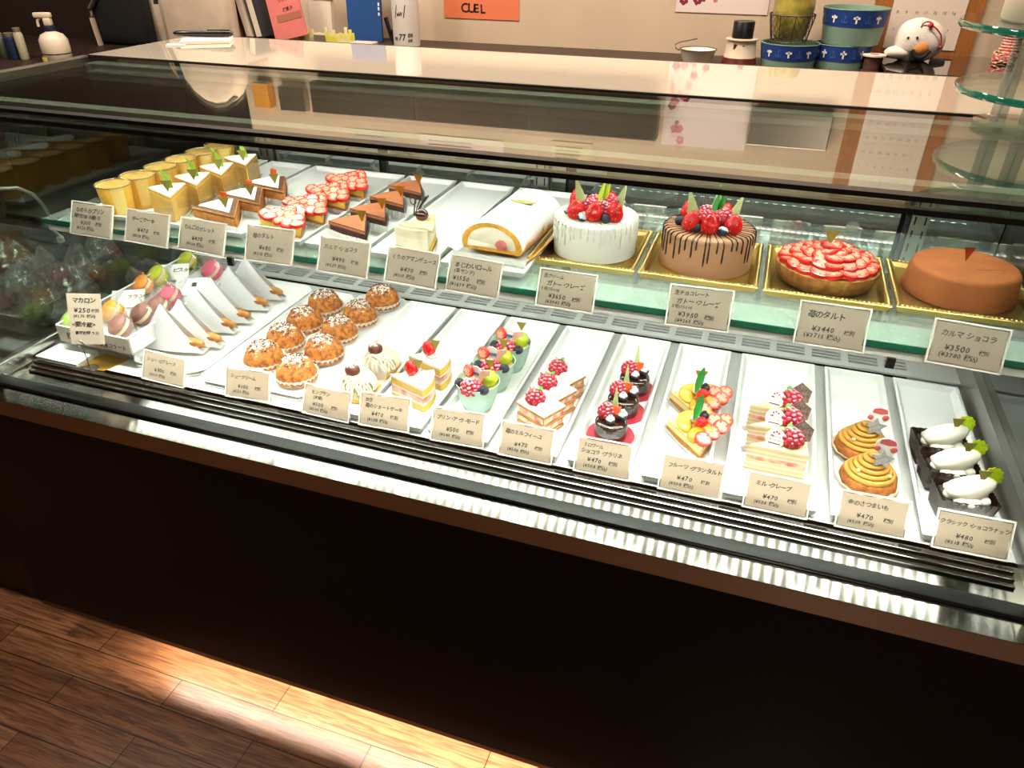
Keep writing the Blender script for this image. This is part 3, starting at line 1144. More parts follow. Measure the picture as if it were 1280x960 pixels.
st_.build('piped_cream', cream2, p, smooth=60)
ch = MB().ball((0, 0, .010), .0125, 16, 10, (1, .9, .85)).build('chestnut', mat('candied_chestnut', '3d1a14', .2, coat=.6), p)
ch.location = (-.004, -.048, .060)
wg = MB()
for k in range(5):
    wg.tube([(.02 * math.sin(.5 * k) * t / 5 - .012, .004 * k - .008 + .010 * t / 5, .004 + .032 * (t / 5) ** .8) for t in range(6)], .0012, 5)
wg.tube([(-.016 + .006 * math.cos(t), 0, .030 + .008 * math.sin(t)) for t in [q * .5 for q in range(13)]], .001, 5)
o = wg.build('chocolate_wing', choc_m, p, smooth=60)
o.location = (-.012, -.030, .058)
pleat(.092, math.radians(44), math.radians(-97), .010).build('paper_base', paper_m, p, smooth=0)

# ---- cream roll: long D-shaped roll running to the rear
p = thing('cream_roll', 'thick sugar-dusted cream roll cake on an orange board', 'roll cake', (-.424, .300, UT + .001), math.radians(-4))


def dshape(s_):
    o_ = []
    for i in range(25):
        a_ = math.radians(-18 + 216 * i / 24)
        o_.append((s_ * .057 * math.cos(a_), s_ * .040 * math.sin(a_) + .027))
    return o_


L = .205
D0, D1, D2 = dshape(1), dshape(.80), dshape(.78)
n_ = len(D0)
a = MB()
zb = .012
D0 = [(x, max(z, zb)) for x, z in D0]
D1 = [(x, max(z, zb + .010)) for x, z in D1]
a.add([(x, 0, z) for x, z in D0] + [(x, L, z) for x, z in D0] + [(x, 0, z) for x, z in D1],
      [(i, (i + 1) % n_, n_ + (i + 1) % n_, n_ + i)[::-1] for i in range(n_)])
k0 = len(a.f)
a.m = 1
a.f += [(2 * n_ + i, 2 * n_ + (i + 1) % n_, (i + 1) % n_, i)[::-1] for i in range(n_)]
a.mi += [1] * n_
a.f.append(tuple(n_ + i for i in range(n_))[::-1])
a.mi.append(1)
roll_m = mat('roll_skin', 'eab95b', .8, var=.15, vscale=40, bump=.3, bscale=200, powder='fcfbfa', pamt=1.05, pscale=40)
a.build('sponge', [roll_m, mat('roll_sponge', 'e9a83c', .8, var=.25, vscale=150, bump=.5, bscale=300)], p, smooth=50)
c = MB().add([(x, -.001 + .002 * math.sin(i), z) for i, (x, z) in enumerate(D1)], [tuple(range(n_))])
c = c.build('cream_filling', mat('filling', 'f4e7d3', .5, var=.12, vscale=60, bump=.6, bscale=90), p, smooth=0, solid=.004)
MB().ball((.020, -.003, .030), .011, 12, 8, (1, .3, .9)).build('strawberry_piece', mat('berry_piece', 'cf6a68', .4, var=.4, vscale=90), p)
a = MB().prism([(-.070, -.012), (.070, -.012), (.070, L + .008), (-.070, L + .008)], 0, .004).box(-.070, .070, -.013, -.011, .0, .011)
a.build('board', mat('grey_board', 'c9c8c4', .6), p, smooth=0)
MB().add([(.066, -.004, .006), (.084, -.006, .022), (.084, L, .022), (.066, L, .006)], [(0, 1, 2, 3)]).build('orange_wrap', mat('orange_paper', 'f2a02c', .6), p, smooth=0, solid=.0008)
MB().add([(-.066, -.004, .006), (-.082, -.006, .016), (-.082, L, .016), (-.066, L, .006)], [(3, 2, 1, 0)]).build('paper_flap', paper_m, p, smooth=0, solid=.0008)
lf = MB().prism([(.026 * math.cos(q * PI / 8) , .008 * math.sin(q * PI / 8) + .004 * math.cos(q * PI / 8) ** 2) for q in range(16)], -.0005, .0005)
o = lf.build('leaf_label', mat('olive_label', 'a9a65a', .5), p, smooth=0)
o.matrix_local = T(.008, .125, .0675)

# ---- four gold trays and the whole cakes
tray_gold = mat('gold_plastic', 'ecd083', .32, metal=1, bump=.35, bscale=260)


def gold_tray(x0, x1, y0, y1, label):
    w_, d_ = x1 - x0, y1 - y0
    root = thing('gold_cake_tray', label, 'cake tray', ((x0 + x1) / 2, (y0 + y1) / 2, UZ), 0, 'square gold cake trays')
    b = tray_mb(w_, d_, .012, .010, .006)
    b.build('tray', tray_gold, root, smooth=0, bev=.0012, seg=1)
    r = MB()
    for s_ in (-1, 1):
        for i in range(int(w_ / .0065)):
            r.ball((-w_ / 2 + .004 + i * .0065, s_ * (d_ / 2 - .005), .0125), .0026, 6, 4, (1, 1, .6))
        for i in range(int(d_ / .0065) - 1):
            r.ball((s_ * (w_ / 2 - .005), -d_ / 2 + .008 + i * .0065, .0125), .0026, 6, 4, (1, 1, .6))
    r.build('beaded_rim', tray_gold, root, smooth=60)
    return root


GY0, GY1 = .316, .520
gold_tray(-.366, -.172, GY0, GY1, 'square gold tray under the white whole cake')
gold_tray(-.168, .030, GY0, GY1, 'square gold tray under the brown dripped whole cake')
gold_tray(.036, .230, GY0 - .004, GY1, 'square gold tray under the whole strawberry tart')
gold_tray(.234, .440, GY0 + .002, GY1, 'square gold tray under the plain cocoa whole cake')


def side_drips(R, H, n, rnd, r=.0016, lo=.012, hi=.040):
    b = MB()
    for i in range(n):
        a_ = 2 * PI * i / n + rnd.uniform(-.04, .04)
        ln = rnd.uniform(lo, hi)
        ca_, sa_ = math.cos(a_), math.sin(a_)
        q = R + .0002
        pts = [(q * .45 * ca_, q * .45 * sa_, H + .0004), (q * .95 * ca_, q * .95 * sa_, H - .0002), (q * ca_, q * sa_, H - .004)]
        pts += [(q * ca_, q * sa_, H - .004 - ln * t) for t in (.4, .8, 1)]
        b.tube(pts, [r * .55, r * .8, r, r, r * 1.15, r * .7], 6)
    return b


def whole_gateau(name, label, x, y, body, drip, seed, R=.0745, H=.066):
    p = thing(name, label, 'whole cake', (x, y, UT + .001))
    rnd = random.Random(seed)
    MB().lathe([(R, 0), (R, H - .006), (R - .002, H - .002), (R - .007, H), (.02, H + .0005)], 64).build('cake', body, p, smooth=50)
    side_drips(R, H, 44, rnd).build('drizzle', drip, p, smooth=60)
    MB().lathe([(R + .004, -.0008), (R + .004, .0004)], 48).build('cake_board', gold_m, p)
    for a_, rr_ in ((-2.35, .044), (-1.55, .040), (-.62, .045), (.9, .035), (2.6, .045)):
        part(STRAW, 'strawberry', p, T(rr_ * math.cos(a_), rr_ * math.sin(a_), H - .001, rx=rnd.uniform(-.2, .2), ry=rnd.uniform(-.2, .2), rz=rnd.uniform(0, 6), s=1.18))
    for a_, rr_, z in ((-.9, .018, .012), (.4, .022, .013), (2.2, .020, .012), (-2.6, .016, .010)):
        part(RASPW, 'raspberry', p, T(rr_ * math.cos(a_), rr_ * math.sin(a_), H + z * .55, rz=rnd.uniform(0, 6), rx=rnd.uniform(-.5, .5), s=1.22))
    for a_, rr_ in ((-1.98, .047), (-1.10, .049), (-1.3, .024), (-2.9, .05)):
        part(BLUEW if rnd.random() < .5 else BLUE, 'blueberry', p, T(rr_ * math.cos(a_), rr_ * math.sin(a_), H, rz=rnd.uniform(0, 6), rx=.5, s=1.15))
    for px_, py_, rz_, ry_, s_ in ((-.030, .010, .2, -.25, 1.35), (.034, .020, -.5, .32, 1.25), (.004, .030, 0, .05, 1.35)):
        part(SPIKEW, 'chocolate_spike', p, T(px_, py_, H + .010, rz=rz_, ry=ry_, s=s_))
    for k in range(2):
        part(LONGLEAF if seed % 2 else LEAFYEL, 'leaf', p, T(.000 + .008 * k, .004, H + .018, rz=-.55 - .2 * k, rx=1.05, s=.78 + .1 * k))
    return p


LEAFYEL = drop(MB().grid(leaf_fn(.046, .0068, .15, .12), 4, 10).build('yellow_green_leaf', mat('yellow_green', 'b9d62a', .35, var=.2), solid=.0006))
whole_gateau('white_gateau', 'white cream whole cake with white drips and berries', -.264, .410, mat('white_cream_icing', 'e9e2d3', .45), mat('white_glaze', 'f8f4ea', .2), 2)
whole_gateau('chocolate_gateau', 'milk chocolate whole cake with dark drips and berries', -.066, .415, mat('milk_choc_icing', 'b98560', .5, var=.06, vscale=20), mat('dark_glaze', '3a2019', .2), 3, R=.0775, H=.066)

# ---- whole strawberry tart
p = thing('whole_strawberry_tart', 'whole round tart covered with overlapping strawberry slices', 'whole tart', (.133, .408, UT + .001))
R, H = .080, .030
MB().lathe([(.070, 0), (.074, .002), (.082, H - .004), (.082, H), (.077, H + .0005), (.074, H - .006), (.01, H - .006)], 264,
           fl=lambda a_: 1 + .020 * abs(math.sin(22 * a_)) - .010).build('fluted_crust', mat('fluted_crust', 'c98f48', .7, col2='a8692e', vscale=70, bump=.3, bscale=200), p, smooth=60)
MB().lathe([(.074, H - .006), (.060, H + .005), (.03, H + .013), (.004, H + .016)], 40).build('custard', mat('custard', 'f3cb57', .5), p)
rr = random.Random(9)
for rad, cnt, z, tilt in ((.066, 19, H + .0050, .45), (.050, 15, H + .012, .42), (.034, 11, H + .0175, .40), (.018, 6, H + .022, .38), (.004, 2, H + .0265, .30)):
    for i in range(cnt):
        a_ = 2 * PI * (i + .5 * (cnt % 2)) / cnt
        part(SLICE, 'strawberry_slice', p, T(rad * math.cos(a_), rad * math.sin(a_), z + rr.uniform(-.0008, .0008), rz=a_ + PI + rr.uniform(-.2, .2), ry=-.10 + rr.uniform(-.12, .12), rx=rr.uniform(-.22, .22), s=1.68))
part(FLAG_OLIVE, 'flag', p, T(-.004, .004, H + .034, rz=.1, s=1.15))

# ---- whole cocoa cake
p = thing('cocoa_cake', 'plain round cocoa-dusted whole cake with tapered sides', 'whole cake', (.338, .428, UT + .001))
MB().lathe([(.085, 0), (.086, .003), (.083, .012), (.079, .040), (.076, .0445), (.071, .0462), (.02, .0468)], 72).build(
    'cake', mat('cocoa_whole', 'b0642f', .85, col2='9c5628', vscale=14, bump=.25, bscale=180), p, smooth=50)
cr = MB().tube([(.010 + .004 * i, -.022 + .003 * math.sin(i * 2.3) + i * .0014, .0470) for i in range(12)], .0007, 4, flat=.3)
cr.build('crack', mat('cake_crack', '5a2a18', .9), p, smooth=0)
o = MB().prism([(-.009, .018), (0, -.006), (.011, .016)], -.0004, .0004, Matrix.Rotation(PI / 2, 4, 'X')).build('flag', mat('copper_foil', 'b96a34', .3, metal=.8), p, smooth=0)
o.matrix_local = T(.0, .012, .053, rz=.5)

# ================================================================ LOWER DECK, LEFT TO RIGHT
# ---- macaron box: long clear-sided tray with two rows
p = thing('macaron_box', 'long clear box of wrapped macarons at the left end of the deck', 'box', (-1.226, .128, LZ + .0342), 0)
BW, BL, BH = .185, .41, .036
MB().box(-.060, .060, .03, .40, -.034, 0).build('riser', mat('riser_white', 'e4e2de', .5), p, smooth=0)
clear_m = glass('clear_plastic', 'fbfdfd', .06, 4, .04, 'ffffff', .12)
a = MB()
for x0, x1, y0, y1 in ((-BW / 2, -BW / 2 + .002, 0, BL), (BW / 2 - .002, BW / 2, 0, BL), (-BW / 2, BW / 2, BL - .002, BL), (-.001, .001, 0, BL)):
    a.box(x0, x1, y0, y1, 0, BH)
a.build('clear_wall', clear_m, p, smooth=0)
MB().box(-BW / 2, BW / 2, 0, BL, 0, .003).build('base', tray_m, p, smooth=0)
MB().box(-BW / 2, BW / 2, -.002, .002, 0, BH).build('front_wall', mat('label_board', 'e2d5c4', .6), p, smooth=0)
a = MB()
for x0, x1, y0, y1 in ((-BW / 2 - .001, -BW / 2 + .003, 0, BL), (BW / 2 - .003, BW / 2 + .001, 0, BL), (-BW / 2, BW / 2, BL - .003, BL + .001)):
    a.box(x0, x1, y0, y1, BH, BH + .0015)
a.build('rim', tray_m, p, smooth=0)
b = MB()
R90 = Matrix.Rotation(PI / 2, 4, 'X')
rn = random.Random(5)
write(b, '抹茶', -.070, .010, .016, rn)
write(b, 'ショコラート', .012, .008, .0125, rn)
o = b.build('lettering', ink_m, p, smooth=0)
o.matrix_local = T(0, -.0026, 0) @ R90


def macaron(name, label, col, pos, rz, rx):
    r = thing(name, label, 'macaron', pos, 0, 'wrapped macarons')
    m_ = mat('macaron_' + col, col, .55, bump=.15, bscale=300)
    M_ = T(0, 0, 0, rx=rx, rz=rz)
    sh = [(.004, .0165), (.014, .0150), (.0195, .0110), (.0215, .0060), (.0212, .0045)]
    up = MB().lathe([(.0205, .0040), (.0215, .0050)] + sh[::-1][1:], 26, M_)
    up.build('upper_shell', m_, r, smooth=60)
    lo = MB().lathe([(.004, -.0165), (.014, -.0150), (.0195, -.0110), (.0215, -.0060), (.0205, -.0040)], 26, M_)
    lo.build('lower_shell', m_, r, smooth=60)
    MB().lathe([(.0185, -.0040), (.0196, -.002), (.0196, .002), (.0185, .0040)], 26, M_).build('filling', mat('macaron_filling_' + col, {'7d5348': '5c3a30'}.get(col, 'f0d9b8'), .5), r, smooth=60)
    return r


g = []
for px, py, col, what, rz, rx in (
        (83, 402, 'a9c95a', 'pale green macaron beside the tall macaron card, front left of the box', .2, 1.15),
        (140, 390, 'f2a122', 'bright orange macaron just right of the tall macaron card', .5, 1.05),
        (179, 357, 'ef9440', 'light orange macaron between white divider and lime macaron', .4, .9),
        (197, 345, 'c6cc2c', 'lime yellow macaron in the middle of the left row', .3, 1.0),
        (234, 327, 'b9bd2e', 'olive green macaron at the far end of the left row', .3, .9),
        (151, 408, '8d5f52', 'brown chocolate macaron at the front of the right row', .5, 1.1),
        (178, 393, '87594d', 'brown chocolate macaron behind the front chocolate one', .4, .7),
        (198, 384, '9c6a60', 'dull rosy brown macaron touching the near pink macaron', .3, .5),
        (212, 370, 'df6a86', 'pink macaron in the middle of the right row', .4, .75),
        (265, 338, 'e0607f', 'pink macaron at the far end of the right row', .4, .8)):
    c = at(px, py, .800)
    c.x = max(c.x, -1.316)
    m_ = macaron('macaron', what, col, c, -.75 + rz * .3, .45 + .25 * rx)
    m_.scale = (1.16, 1.16, 1.16)
    # cellophane round it
    q = random.Random(px)
    b = MB()

    def film(u, v, q=q):
        a_ = 2 * PI * u
        rr_ = .0250 + .0035 * noise.noise(Vector((3 * math.cos(a_) + px, 3 * math.sin(a_), 6 * v)))
        zz = -.019 + .062 * v
        k = 1.05 if v < .5 else 1.05 - 1.5 * (v - .5)
        return (rr_ * k * math.cos(a_) * (1 + .5 * v), rr_ * k * (1 - .75 * v) * math.sin(a_) - .010 * v, zz)
    b.grid(film, 26, 9)
    b.build('cellophane', glass('cellophane', 'ffffff', .04, 3.5, .1, 'ffffff', .02), m_, smooth=20)

for (px, py), txt, lab in (((160, 371), 'フランボ', 'white divider card standing before the light orange macaron'), ((217, 338), 'ピスタチオ', 'white divider card standing before the olive green macaron'),
                           ((240, 356), '苺', 'white divider card standing before the far pink macaron')):
    c = at(px, py, .797)
    r = thing('divider_card', lab, 'card', c, math.radians(28), 'divider cards in the macaron box')
    r.scale = (1.35, 1.35, 1.2)
    M_ = T(0, 0, 0, rx=math.radians(35))
    MB().box(-.026, .026, -.022, .014, -.0004, .0004, M_).build('card', paper_m, r, smooth=0)
    b = MB()
    write(b, txt, -.002, -.004, .010, rn, z=.0007)
    o = b.build('lettering', ink_m, r, smooth=0)
    o.matrix_local = M_

# tall macaron card on a ring clip
A = at(113, 461, LZ)
A.y = .097
p = thing('macaron_price_card', 'tall price card reading 250 yen held by a ring clip stand', 'price card', A)
foot = MB().lathe([(.016, 0), (.016, .002), (.004, .003)], 24).build('foot', mat('wire_steel', 'a59f96', .25, metal=1), p)
zt = aty(113, 432, A.y).z - A.z
MB().tube([(0, 0, .002), (0, 0, zt - .009)], .0012, 8).tube([(.0095 * math.cos(q * PI / 10), -.002, zt + .0095 * math.sin(q * PI / 10)) for q in range(20)], .0012, 6, closed=True).build(
    'ring_clip', mat('wire_steel', 'a59f96', .25, metal=1), p, smooth=60)
D_ = (A - CAM).dot(FWD)
w_, h_ = 37.5 * D_ / F, 62 * D_ / F
P0 = aty(109, 431, A.y) - A
# the card is turned towards the shop's middle and leans back in its ring
M_ = Matrix.Translation((P0.x, P0.y + .003, P0.z)) @ Matrix.Rotation(math.radians(30), 4, 'Z') @ Matrix.Rotation(PI / 2 - math.radians(16), 4, 'X') @ Matrix.Rotation(math.radians(-6), 4, 'Z')
MB().box(-w_ / 2, w_ / 2, 0, h_, -.0005, .0004, M_).build('card', card_m, p, smooth=0)
b = MB()
rn = random.Random(3)
for t_, fx, fy, sz, sqw in (('マカロン', .14, .17, .12, .68), ('¥250', .18, .37, .12, .48), ('税別', .68, .36, .075, .25), ('(¥270 税込)', .14, .47, .075, .7), ('<要冷蔵>', .07, .65, .11, .78), ('賞味期限・5日', .14, .80, .075, .72)):
    write(b, t_, -w_ / 2 + fx * w_, h_ * (1 - fy), sz * h_, rn, z=.0006, sq=min(1, sqw * w_ / textw(t_, sz * h_)))
o = b.build('lettering', ink_m, p, smooth=0)
o.matrix_local = M_
# gold foil square on the deck at its foot
c = at(128, 453, LZ)
o = MB().prism([(-.045, -.028), (.030, -.028), (.045, .026), (-.022, .030)], 0, .0008).build('gold_card', mat('gold_card', 'c89b34', .3, metal=.8), smooth=0, loc=c)
tag(o, 'shiny gold card lying on the deck below the ring clip stand', 'card')
o = MB().prism([(-.05, -.03), (.06, -.03), (.055, .03), (-.045, .03)], 0, .012).build('white_block', paper_m, smooth=0, loc=at(84, 447, LZ), bev=.002)
tag(o, 'white paper pad lying before the macaron box, left of the gold card', 'paper pad')

# ---- paper board plates under the eclairs and the cream puffs


def board(name, label, x0, x1, y0, y1, cut=.02, rz=0):
    w_, d_ = (x1 - x0) / 2, (y1 - y0) / 2
    pl = [(-w_ + cut, -d_), (w_ - cut, -d_), (w_, -d_ + cut), (w_, d_ - cut), (w_ - cut, d_), (-w_ + cut, d_), (-w_, d_ - cut), (-w_, -d_ + cut)]
    b = MB().prism(pl, 0, .004)
    N = len(pl)
    k = 1 + .010 / w_
    v = [(x * .93, y * .975, .004) for x, y in pl] + [(x * 1.0, y, .0125) for x, y in pl] + [(x * 1.0 + .003 * (1 if x > 0 else -1), y, .0115) for x, y in pl]
    b.add(v, [(i, (i + 1) % N, N + (i + 1) % N, N + i) for i in range(N)][::1] + [(N + i, N + (i + 1) % N, 2 * N + (i + 1) % N, 2 * N + i) for i in range(N)])
    o = b.build(name, mat('board_white', 'f0efec', .5), smooth=0, bev=.001, seg=1)
    o.location = ((x0 + x1) / 2, (y0 + y1) / 2, LZ)
    o.rotation_euler.z = rz
    return tag(o, label, 'plate', 'white board plates on the lower deck')


board('white_plate', 'white board plate with cut corners under the paper-wrapped eclairs', -1.165, -.990, .135, .575, .022)
board('white_plate', 'white board plate with cut corners under the rear left cream puffs', -.980, -.868, .120, .565, .02)
board('white_plate', 'white board plate with cut corners under the right cream puffs', -.862, -.738, .130, .585, .02)

# ---- eclairs in folded paper
p = thing('wrapped_eclair', '', 'eclair')
L = .135
ec = MB()
pts = [(-L / 2 + L * t / 10, 0, .015 + .003 * math.sin(PI * t / 10)) for t in range(11)]
ec.tube(pts, [.005] + [.0085, .0105, .011, .0115, .0115, .0115, .0115, .011, .0105] + [.006], 14)
ec.build('eclair', mat('choux_pastry', 'c98a45', .7, col2='8f5524', vscale=70, bump=.5, bscale=160), p, smooth=60)
nuts_m = mat('dark_bits', '5e3d2a', .6)


def paper_fn(side):
    def fn(u, v):
        # triangular fold: apex over the left third, bulging round the eclair below
        x0, x1 = -L / 2 - .008, L / 2 + .004
        xa = -.022
        x = (x0 + (x1 - x0) * u) * (1 - v) + (xa + .004 * (u - .5)) * v
        bul = .0190 * (1 - v) ** .6 * (.25 + .75 * math.sin(PI * min(1, max(0, .15 + u * .72))))
        return (x, side * bul + .016 * v * v, .001 + .090 * v)
    return fn


wm = bpy.data.materials.new('parchment')
wm.use_nodes = True
_n, _l = wm.node_tree.nodes, wm.node_tree.links
_n['Principled BSDF'].inputs['Base Color'].default_value = (*lin('fbfbfc'), 1)
_n['Principled BSDF'].inputs['Roughness'].default_value = .5
_ts = _n.new('ShaderNodeBsdfTranslucent')
_ts.inputs[0].default_value = (*lin('ffffff'), 1)
_ms = _n.new('ShaderNodeMixShader')
_ms.inputs[0].default_value = .4
_l.new(_n['Principled BSDF'].outputs[0], _ms.inputs[1])
_l.new(_ts.outputs[0], _ms.inputs[2])
_l.new(_ms.outputs[0], _n['Material Output'].inputs[0])
b = MB().grid(paper_fn(-1), 10, 6).grid(paper_fn(1), 10, 6)
b.add([(-L / 2 - .006, -.006, .001), (L / 2 + .004, -.014, .001), (L / 2 + .004, .014, .001), (-L / 2 - .006, .006, .001)], [(0, 1, 2, 3)])
b.build('paper_wrap', wm, p, smooth=50, solid=.0004)
sp_ = []
for px, py in ((254, 441), (276, 434), (293, 416), (312, 404), (333, 388), (352, 375)):
    c = at(px, py, LZ + .010)
    sp_.append((c.x - .066, c.y - .004))
row(p, sp_, LZ + .0125, 'eclair in a white folded triangular paper', 'paper-wrapped eclairs', [math.radians(7)] * 6)

# ---- cream puffs in pleated paper cups
p = thing('cream_puff', '', 'cream puff')


def puff(sd):
    b = MB()
    n, k = 30, 16
    R, H = .0405, .052

    def fn(u, v):
        a_ = 2 * PI * u
        t = v * PI / 2 * 1.0
        rr_ = R * math.cos(t) ** .75 if v < 1 else 0
        zz = .006 + (H - .006) * math.sin(t) ** 1.1
        q = noise.noise(Vector((math.cos(a_) * 2.6 * math.cos(t) + sd, math.sin(a_) * 2.6 * math.cos(t), zz * 70)))
        q2 = noise.noise(Vector((math.cos(a_) * 9 + sd, math.sin(a_) * 9, zz * 260)))
        s_ = 1 + .06 * q + .045 * q2
        return (rr_ * s_ * math.cos(a_), rr_ * s_ * math.sin(a_), zz * (1 + .04 * q))
    b.grid(fn, n, k)
    return b


pm = mat('crisp_puff', 'cc8236', .75, col2='8c4a1c', vscale=130, bump=.9, bscale=330, powder='fbf6f0', pamt=.16, pscale=140)
puff(1.3).build('puff', pm, p, smooth=70)
rr = random.Random(8)
b = MB()
for i in range(70):
    a_, q = rr.uniform(0, 2 * PI), rr.random() ** .6 * .028
    z_ = .006 + .045 * math.sin(math.acos(min(1, q / .042) ** 1.3)) ** 1.05
    b.box(-.0014, .0014, -.0010, .0010, -.0007, .0010, T(q * math.cos(a_), q * math.sin(a_), z_ + .0012, rx=rr.uniform(-1, 1), rz=rr.uniform(0, 6)))
o = b.build('chopped_nuts', nuts_m, p, smooth=0)
o['kind'] = 'stuff'
MB().lathe([(.030, 0.0003), (.035, .001), (.0435, .018)], 96, cap1=False, fl=lambda a_: 1 + .035 * math.sin(24 * a_)).build('paper_cup', mat('puff_cup', 'f3f0ec', .6), p, smooth=40, solid=.0003)
PUFFS = [((405, 376), 'sugar-dusted cream puff at the far end of the left row'), ((380, 397), 'sugar-dusted cream puff, second from the far end of the left row'),
         ((355, 419), 'sugar-dusted cream puff, second from the near end of the left row'), ((329, 441), 'sugar-dusted cream puff at the near end of the left row'),
         ((477, 369), 'sugar-dusted cream puff at the far end of the right row'), ((449, 389), 'sugar-dusted cream puff, second from the far end of the right row'),
         ((423, 409), 'sugar-dusted cream puff in the middle of the right row'), ((404, 433), 'sugar-dusted cream puff, second from the near end of the right row'),
         ((369, 459), 'sugar-dusted cream puff at the near end of the right row, behind its card')]
for i, ((px, py), lab) in enumerate(PUFFS):
    c = at(px, py, LZ + .034)
    if i == 0:
        p.location = (c.x, c.y, LZ + .006)
        p['label'], p['group'] = lab, 'cream puffs'
    else:
        dup(p, (c.x, c.y, LZ + .006), i * 1.1, lab, 'cream puffs')

# ---- montblancs
p = thing('chestnut_cream_cake', '', 'montblanc')
MB().box(-.034, .034, -.030, .030, .001, .012).build('base', mat('orange_sponge', 'e2a038', .7, var=.2, vscale=90), p, smooth=0, bev=.003)
b = MB()
rr = random.Random(2)
MB().lathe([(.031, .010), (.033, .022), (.026, .038), (.012, .047), (.002, .049)], 24).build('cream_mound', mat('montblanc_cream', 'b8a47c', .5), p, smooth=60)
for k in range(46):
    a_ = rr.uniform(0, 2 * PI)
    w0 = rr.uniform(.5, 1.1)
    pts = []
    sx = rr.uniform(-.012, .012)
    for t in range(9):
        th = -1.35 + 2.7 * t / 8
        d = .0345 * math.sin(th)
        z_ = .012 + .038 * max(0, math.cos(th)) ** .8
        q = sx * 1.6 * math.cos(th * .5) + .003 * math.sin(t * w0 * 2)
        pts.append((d * math.cos(a_) - q * math.sin(a_), d * math.sin(a_) + q * math.cos(a_), z_))
    b.tube(pts, .0017, 5)
b.build('cream_strands', mat('montblanc_strand', 'e4d6b8', .5), p, smooth=60)
o = MB().ball((0, 0, .010), .0145, 18, 12, (1, .95, .9)).build('chestnut', mat('sugared_chestnut', '5a2a22', .35, powder='d8c4bd', pamt=.20, pscale=200), p)
o.location = (-.010, 0, .046)


def cone_film(u, v):
    x = -.040 + .08 * u
    return (x + .006 * v, .034 + .012 * v, .002 + .062 * v * (1 - .8 * abs(u - .5)))


MB().grid(cone_film, 6, 4).build('film', glass('white_film', 'ffffff', .05, 4, .1, 'ffffff', .22), p, solid=.0003)
row(p, [(-.652, .184), (-.650, .272)], LT, 'cream-coloured chestnut strand cake topped with a sugared chestnut', 'chestnut cream cakes', [math.radians(15), math.radians(20)])

# ---- shortcake slices
p = thing('strawberry_shortcake', '', 'cake slice')
w = wedge(.082, math.radians(50), math.radians(6))
w = [(x + .0, y) for x, y in w]
a = MB()
white2 = mat('white_cream', 'f1ebe0', .45)
for z0, z1, i in ((.002, .014, 0), (.014, .019, 1), (.019, .031, 2), (.031, .034, 1), (.034, .048, 0), (.048, .053, 1)):
    a.m = i
    a.prism(w if i != 1 else inset(w, 1.004), z0, z1)
a.build('cake', [sponge_m, white2, mat('berry_layer', 'f3d9c8', .45, col2='d9604c', vscale=42)], p, smooth=0)
o = MB().lathe([(.013, .0), (.0145, .004), (.010, .007), (.011, .0095), (.005, .012)], 20, fl=lambda a_: 1 + .08 * math.sin(8 * a_)).build('cream_swirl', white2, p, smooth=50)
o.matrix_local = T(.046, .012, .052)
part(STRAW, 'strawberry', p, T(.044, .012, .058, rx=.25, ry=-.3, s=1.0))
part(FLAG_OLIVE, 'flag', p, T(.056, .006, .076, rz=.1, s=1.0))
for u, v in ((w[0], w[1]), (w[0], w[-1])):
    d = Vector((v[0] - u[0], v[1] - u[1], 0)).normalized()
    n_ = Vector((d.y, -d.x, 0)) * (.0015 if v == w[1] else -.0015)
    MB().add([(u[0] + n_.x, u[1] + n_.y, .003), (v[0] + n_.x, v[1] + n_.y, .003), (v[0] + n_.x, v[1] + n_.y, .050), (u[0] + n_.x, u[1] + n_.y, .050)], [(0, 1, 2, 3)]).build('film', film_m, p, smooth=0, solid=.0002)
row(p, [(-.590, .196), (-.590, .274)], LT, 'white-topped strawberry shortcake slice with layered yellow sponge', 'strawberry shortcake slices')

# ---- custard cups with fruit
p = thing('fruit_pudding_cup', '', 'dessert cup')
p.scale = (1.12, 1.12, 1.0)
MB().lathe([(.020, 0), (.022, .001), (.0275, .016), (.0335, .040), (.0365, .060), (.0372, .0615), (.0358, .0612), (.0325, .040), (.0262, .018), (.018, .006)], 40, fl=None).build(
    'cup', mat('mint_porcelain', 'b4d6c8', .25, coat=.4), p, smooth=50)
g = MB()
for z_, r_ in ((.020, .0287), (.028, .0305), (.036, .0326)):
    g.lathe([(r_ - .0006, z_ - .0012), (r_ + .0003, z_), (r_ - .0001, z_ + .0012)], 40, cap0=False, cap1=False)
g.build('cup_grooves', mat('mint_porcelain', 'b4d6c8', .25, coat=.4), p, smooth=60)
MB().lathe([(.0335, .049), (.01, .0505)], 30).build('custard', mat('custard_top', 'f2dc9c', .4), p)
o = MB().ball((.016, .010, .062), .0155, 20, 12).build('green_grape', mat('muscat', 'b7c92c', .12, coat=.6, sss=.2), p)
part(RASPW, 'raspberry', p, T(-.003, -.018, .050, rx=.35, s=1.35))
part(BLUE, 'blueberry', p, T(-.025, -.013, .052, rx=.3, s=1.15))
part(BLUE, 'blueberry', p, T(.020, -.022, .052, rx=.3, s=1.15))
part(SLICE, 'strawberry_slice', p, T(-.020, .010, .068, rx=1.2, rz=-.2, ry=-1.2, s=1.15))
o = plaque('plaque', .0125, None).build('round_plaque', mat('plaque_white', 'f5f3f0', .4), p, smooth=40)
o.matrix_local = T(-.004, .006, .074, rz=-.3)
q = MB().prism([(-.010, -.006), (.010, -.006), (.0115, -.003), (.0115, .000), (-.0115, .000), (-.0115, -.003)], .0008, .0011, R90)
q = q.build('blue_band', mat('plaque_blue', '3f86c4', .4), o, smooth=0)
o = MB().prism([(-.009, -.010), (.008, -.012), (.011, .010), (-.006, .012)], -.001, .001, R90).build('pink_wafer', mat('pink_wafer', 'e9b9a0', .5, var=.15, vscale=140), p, smooth=0)
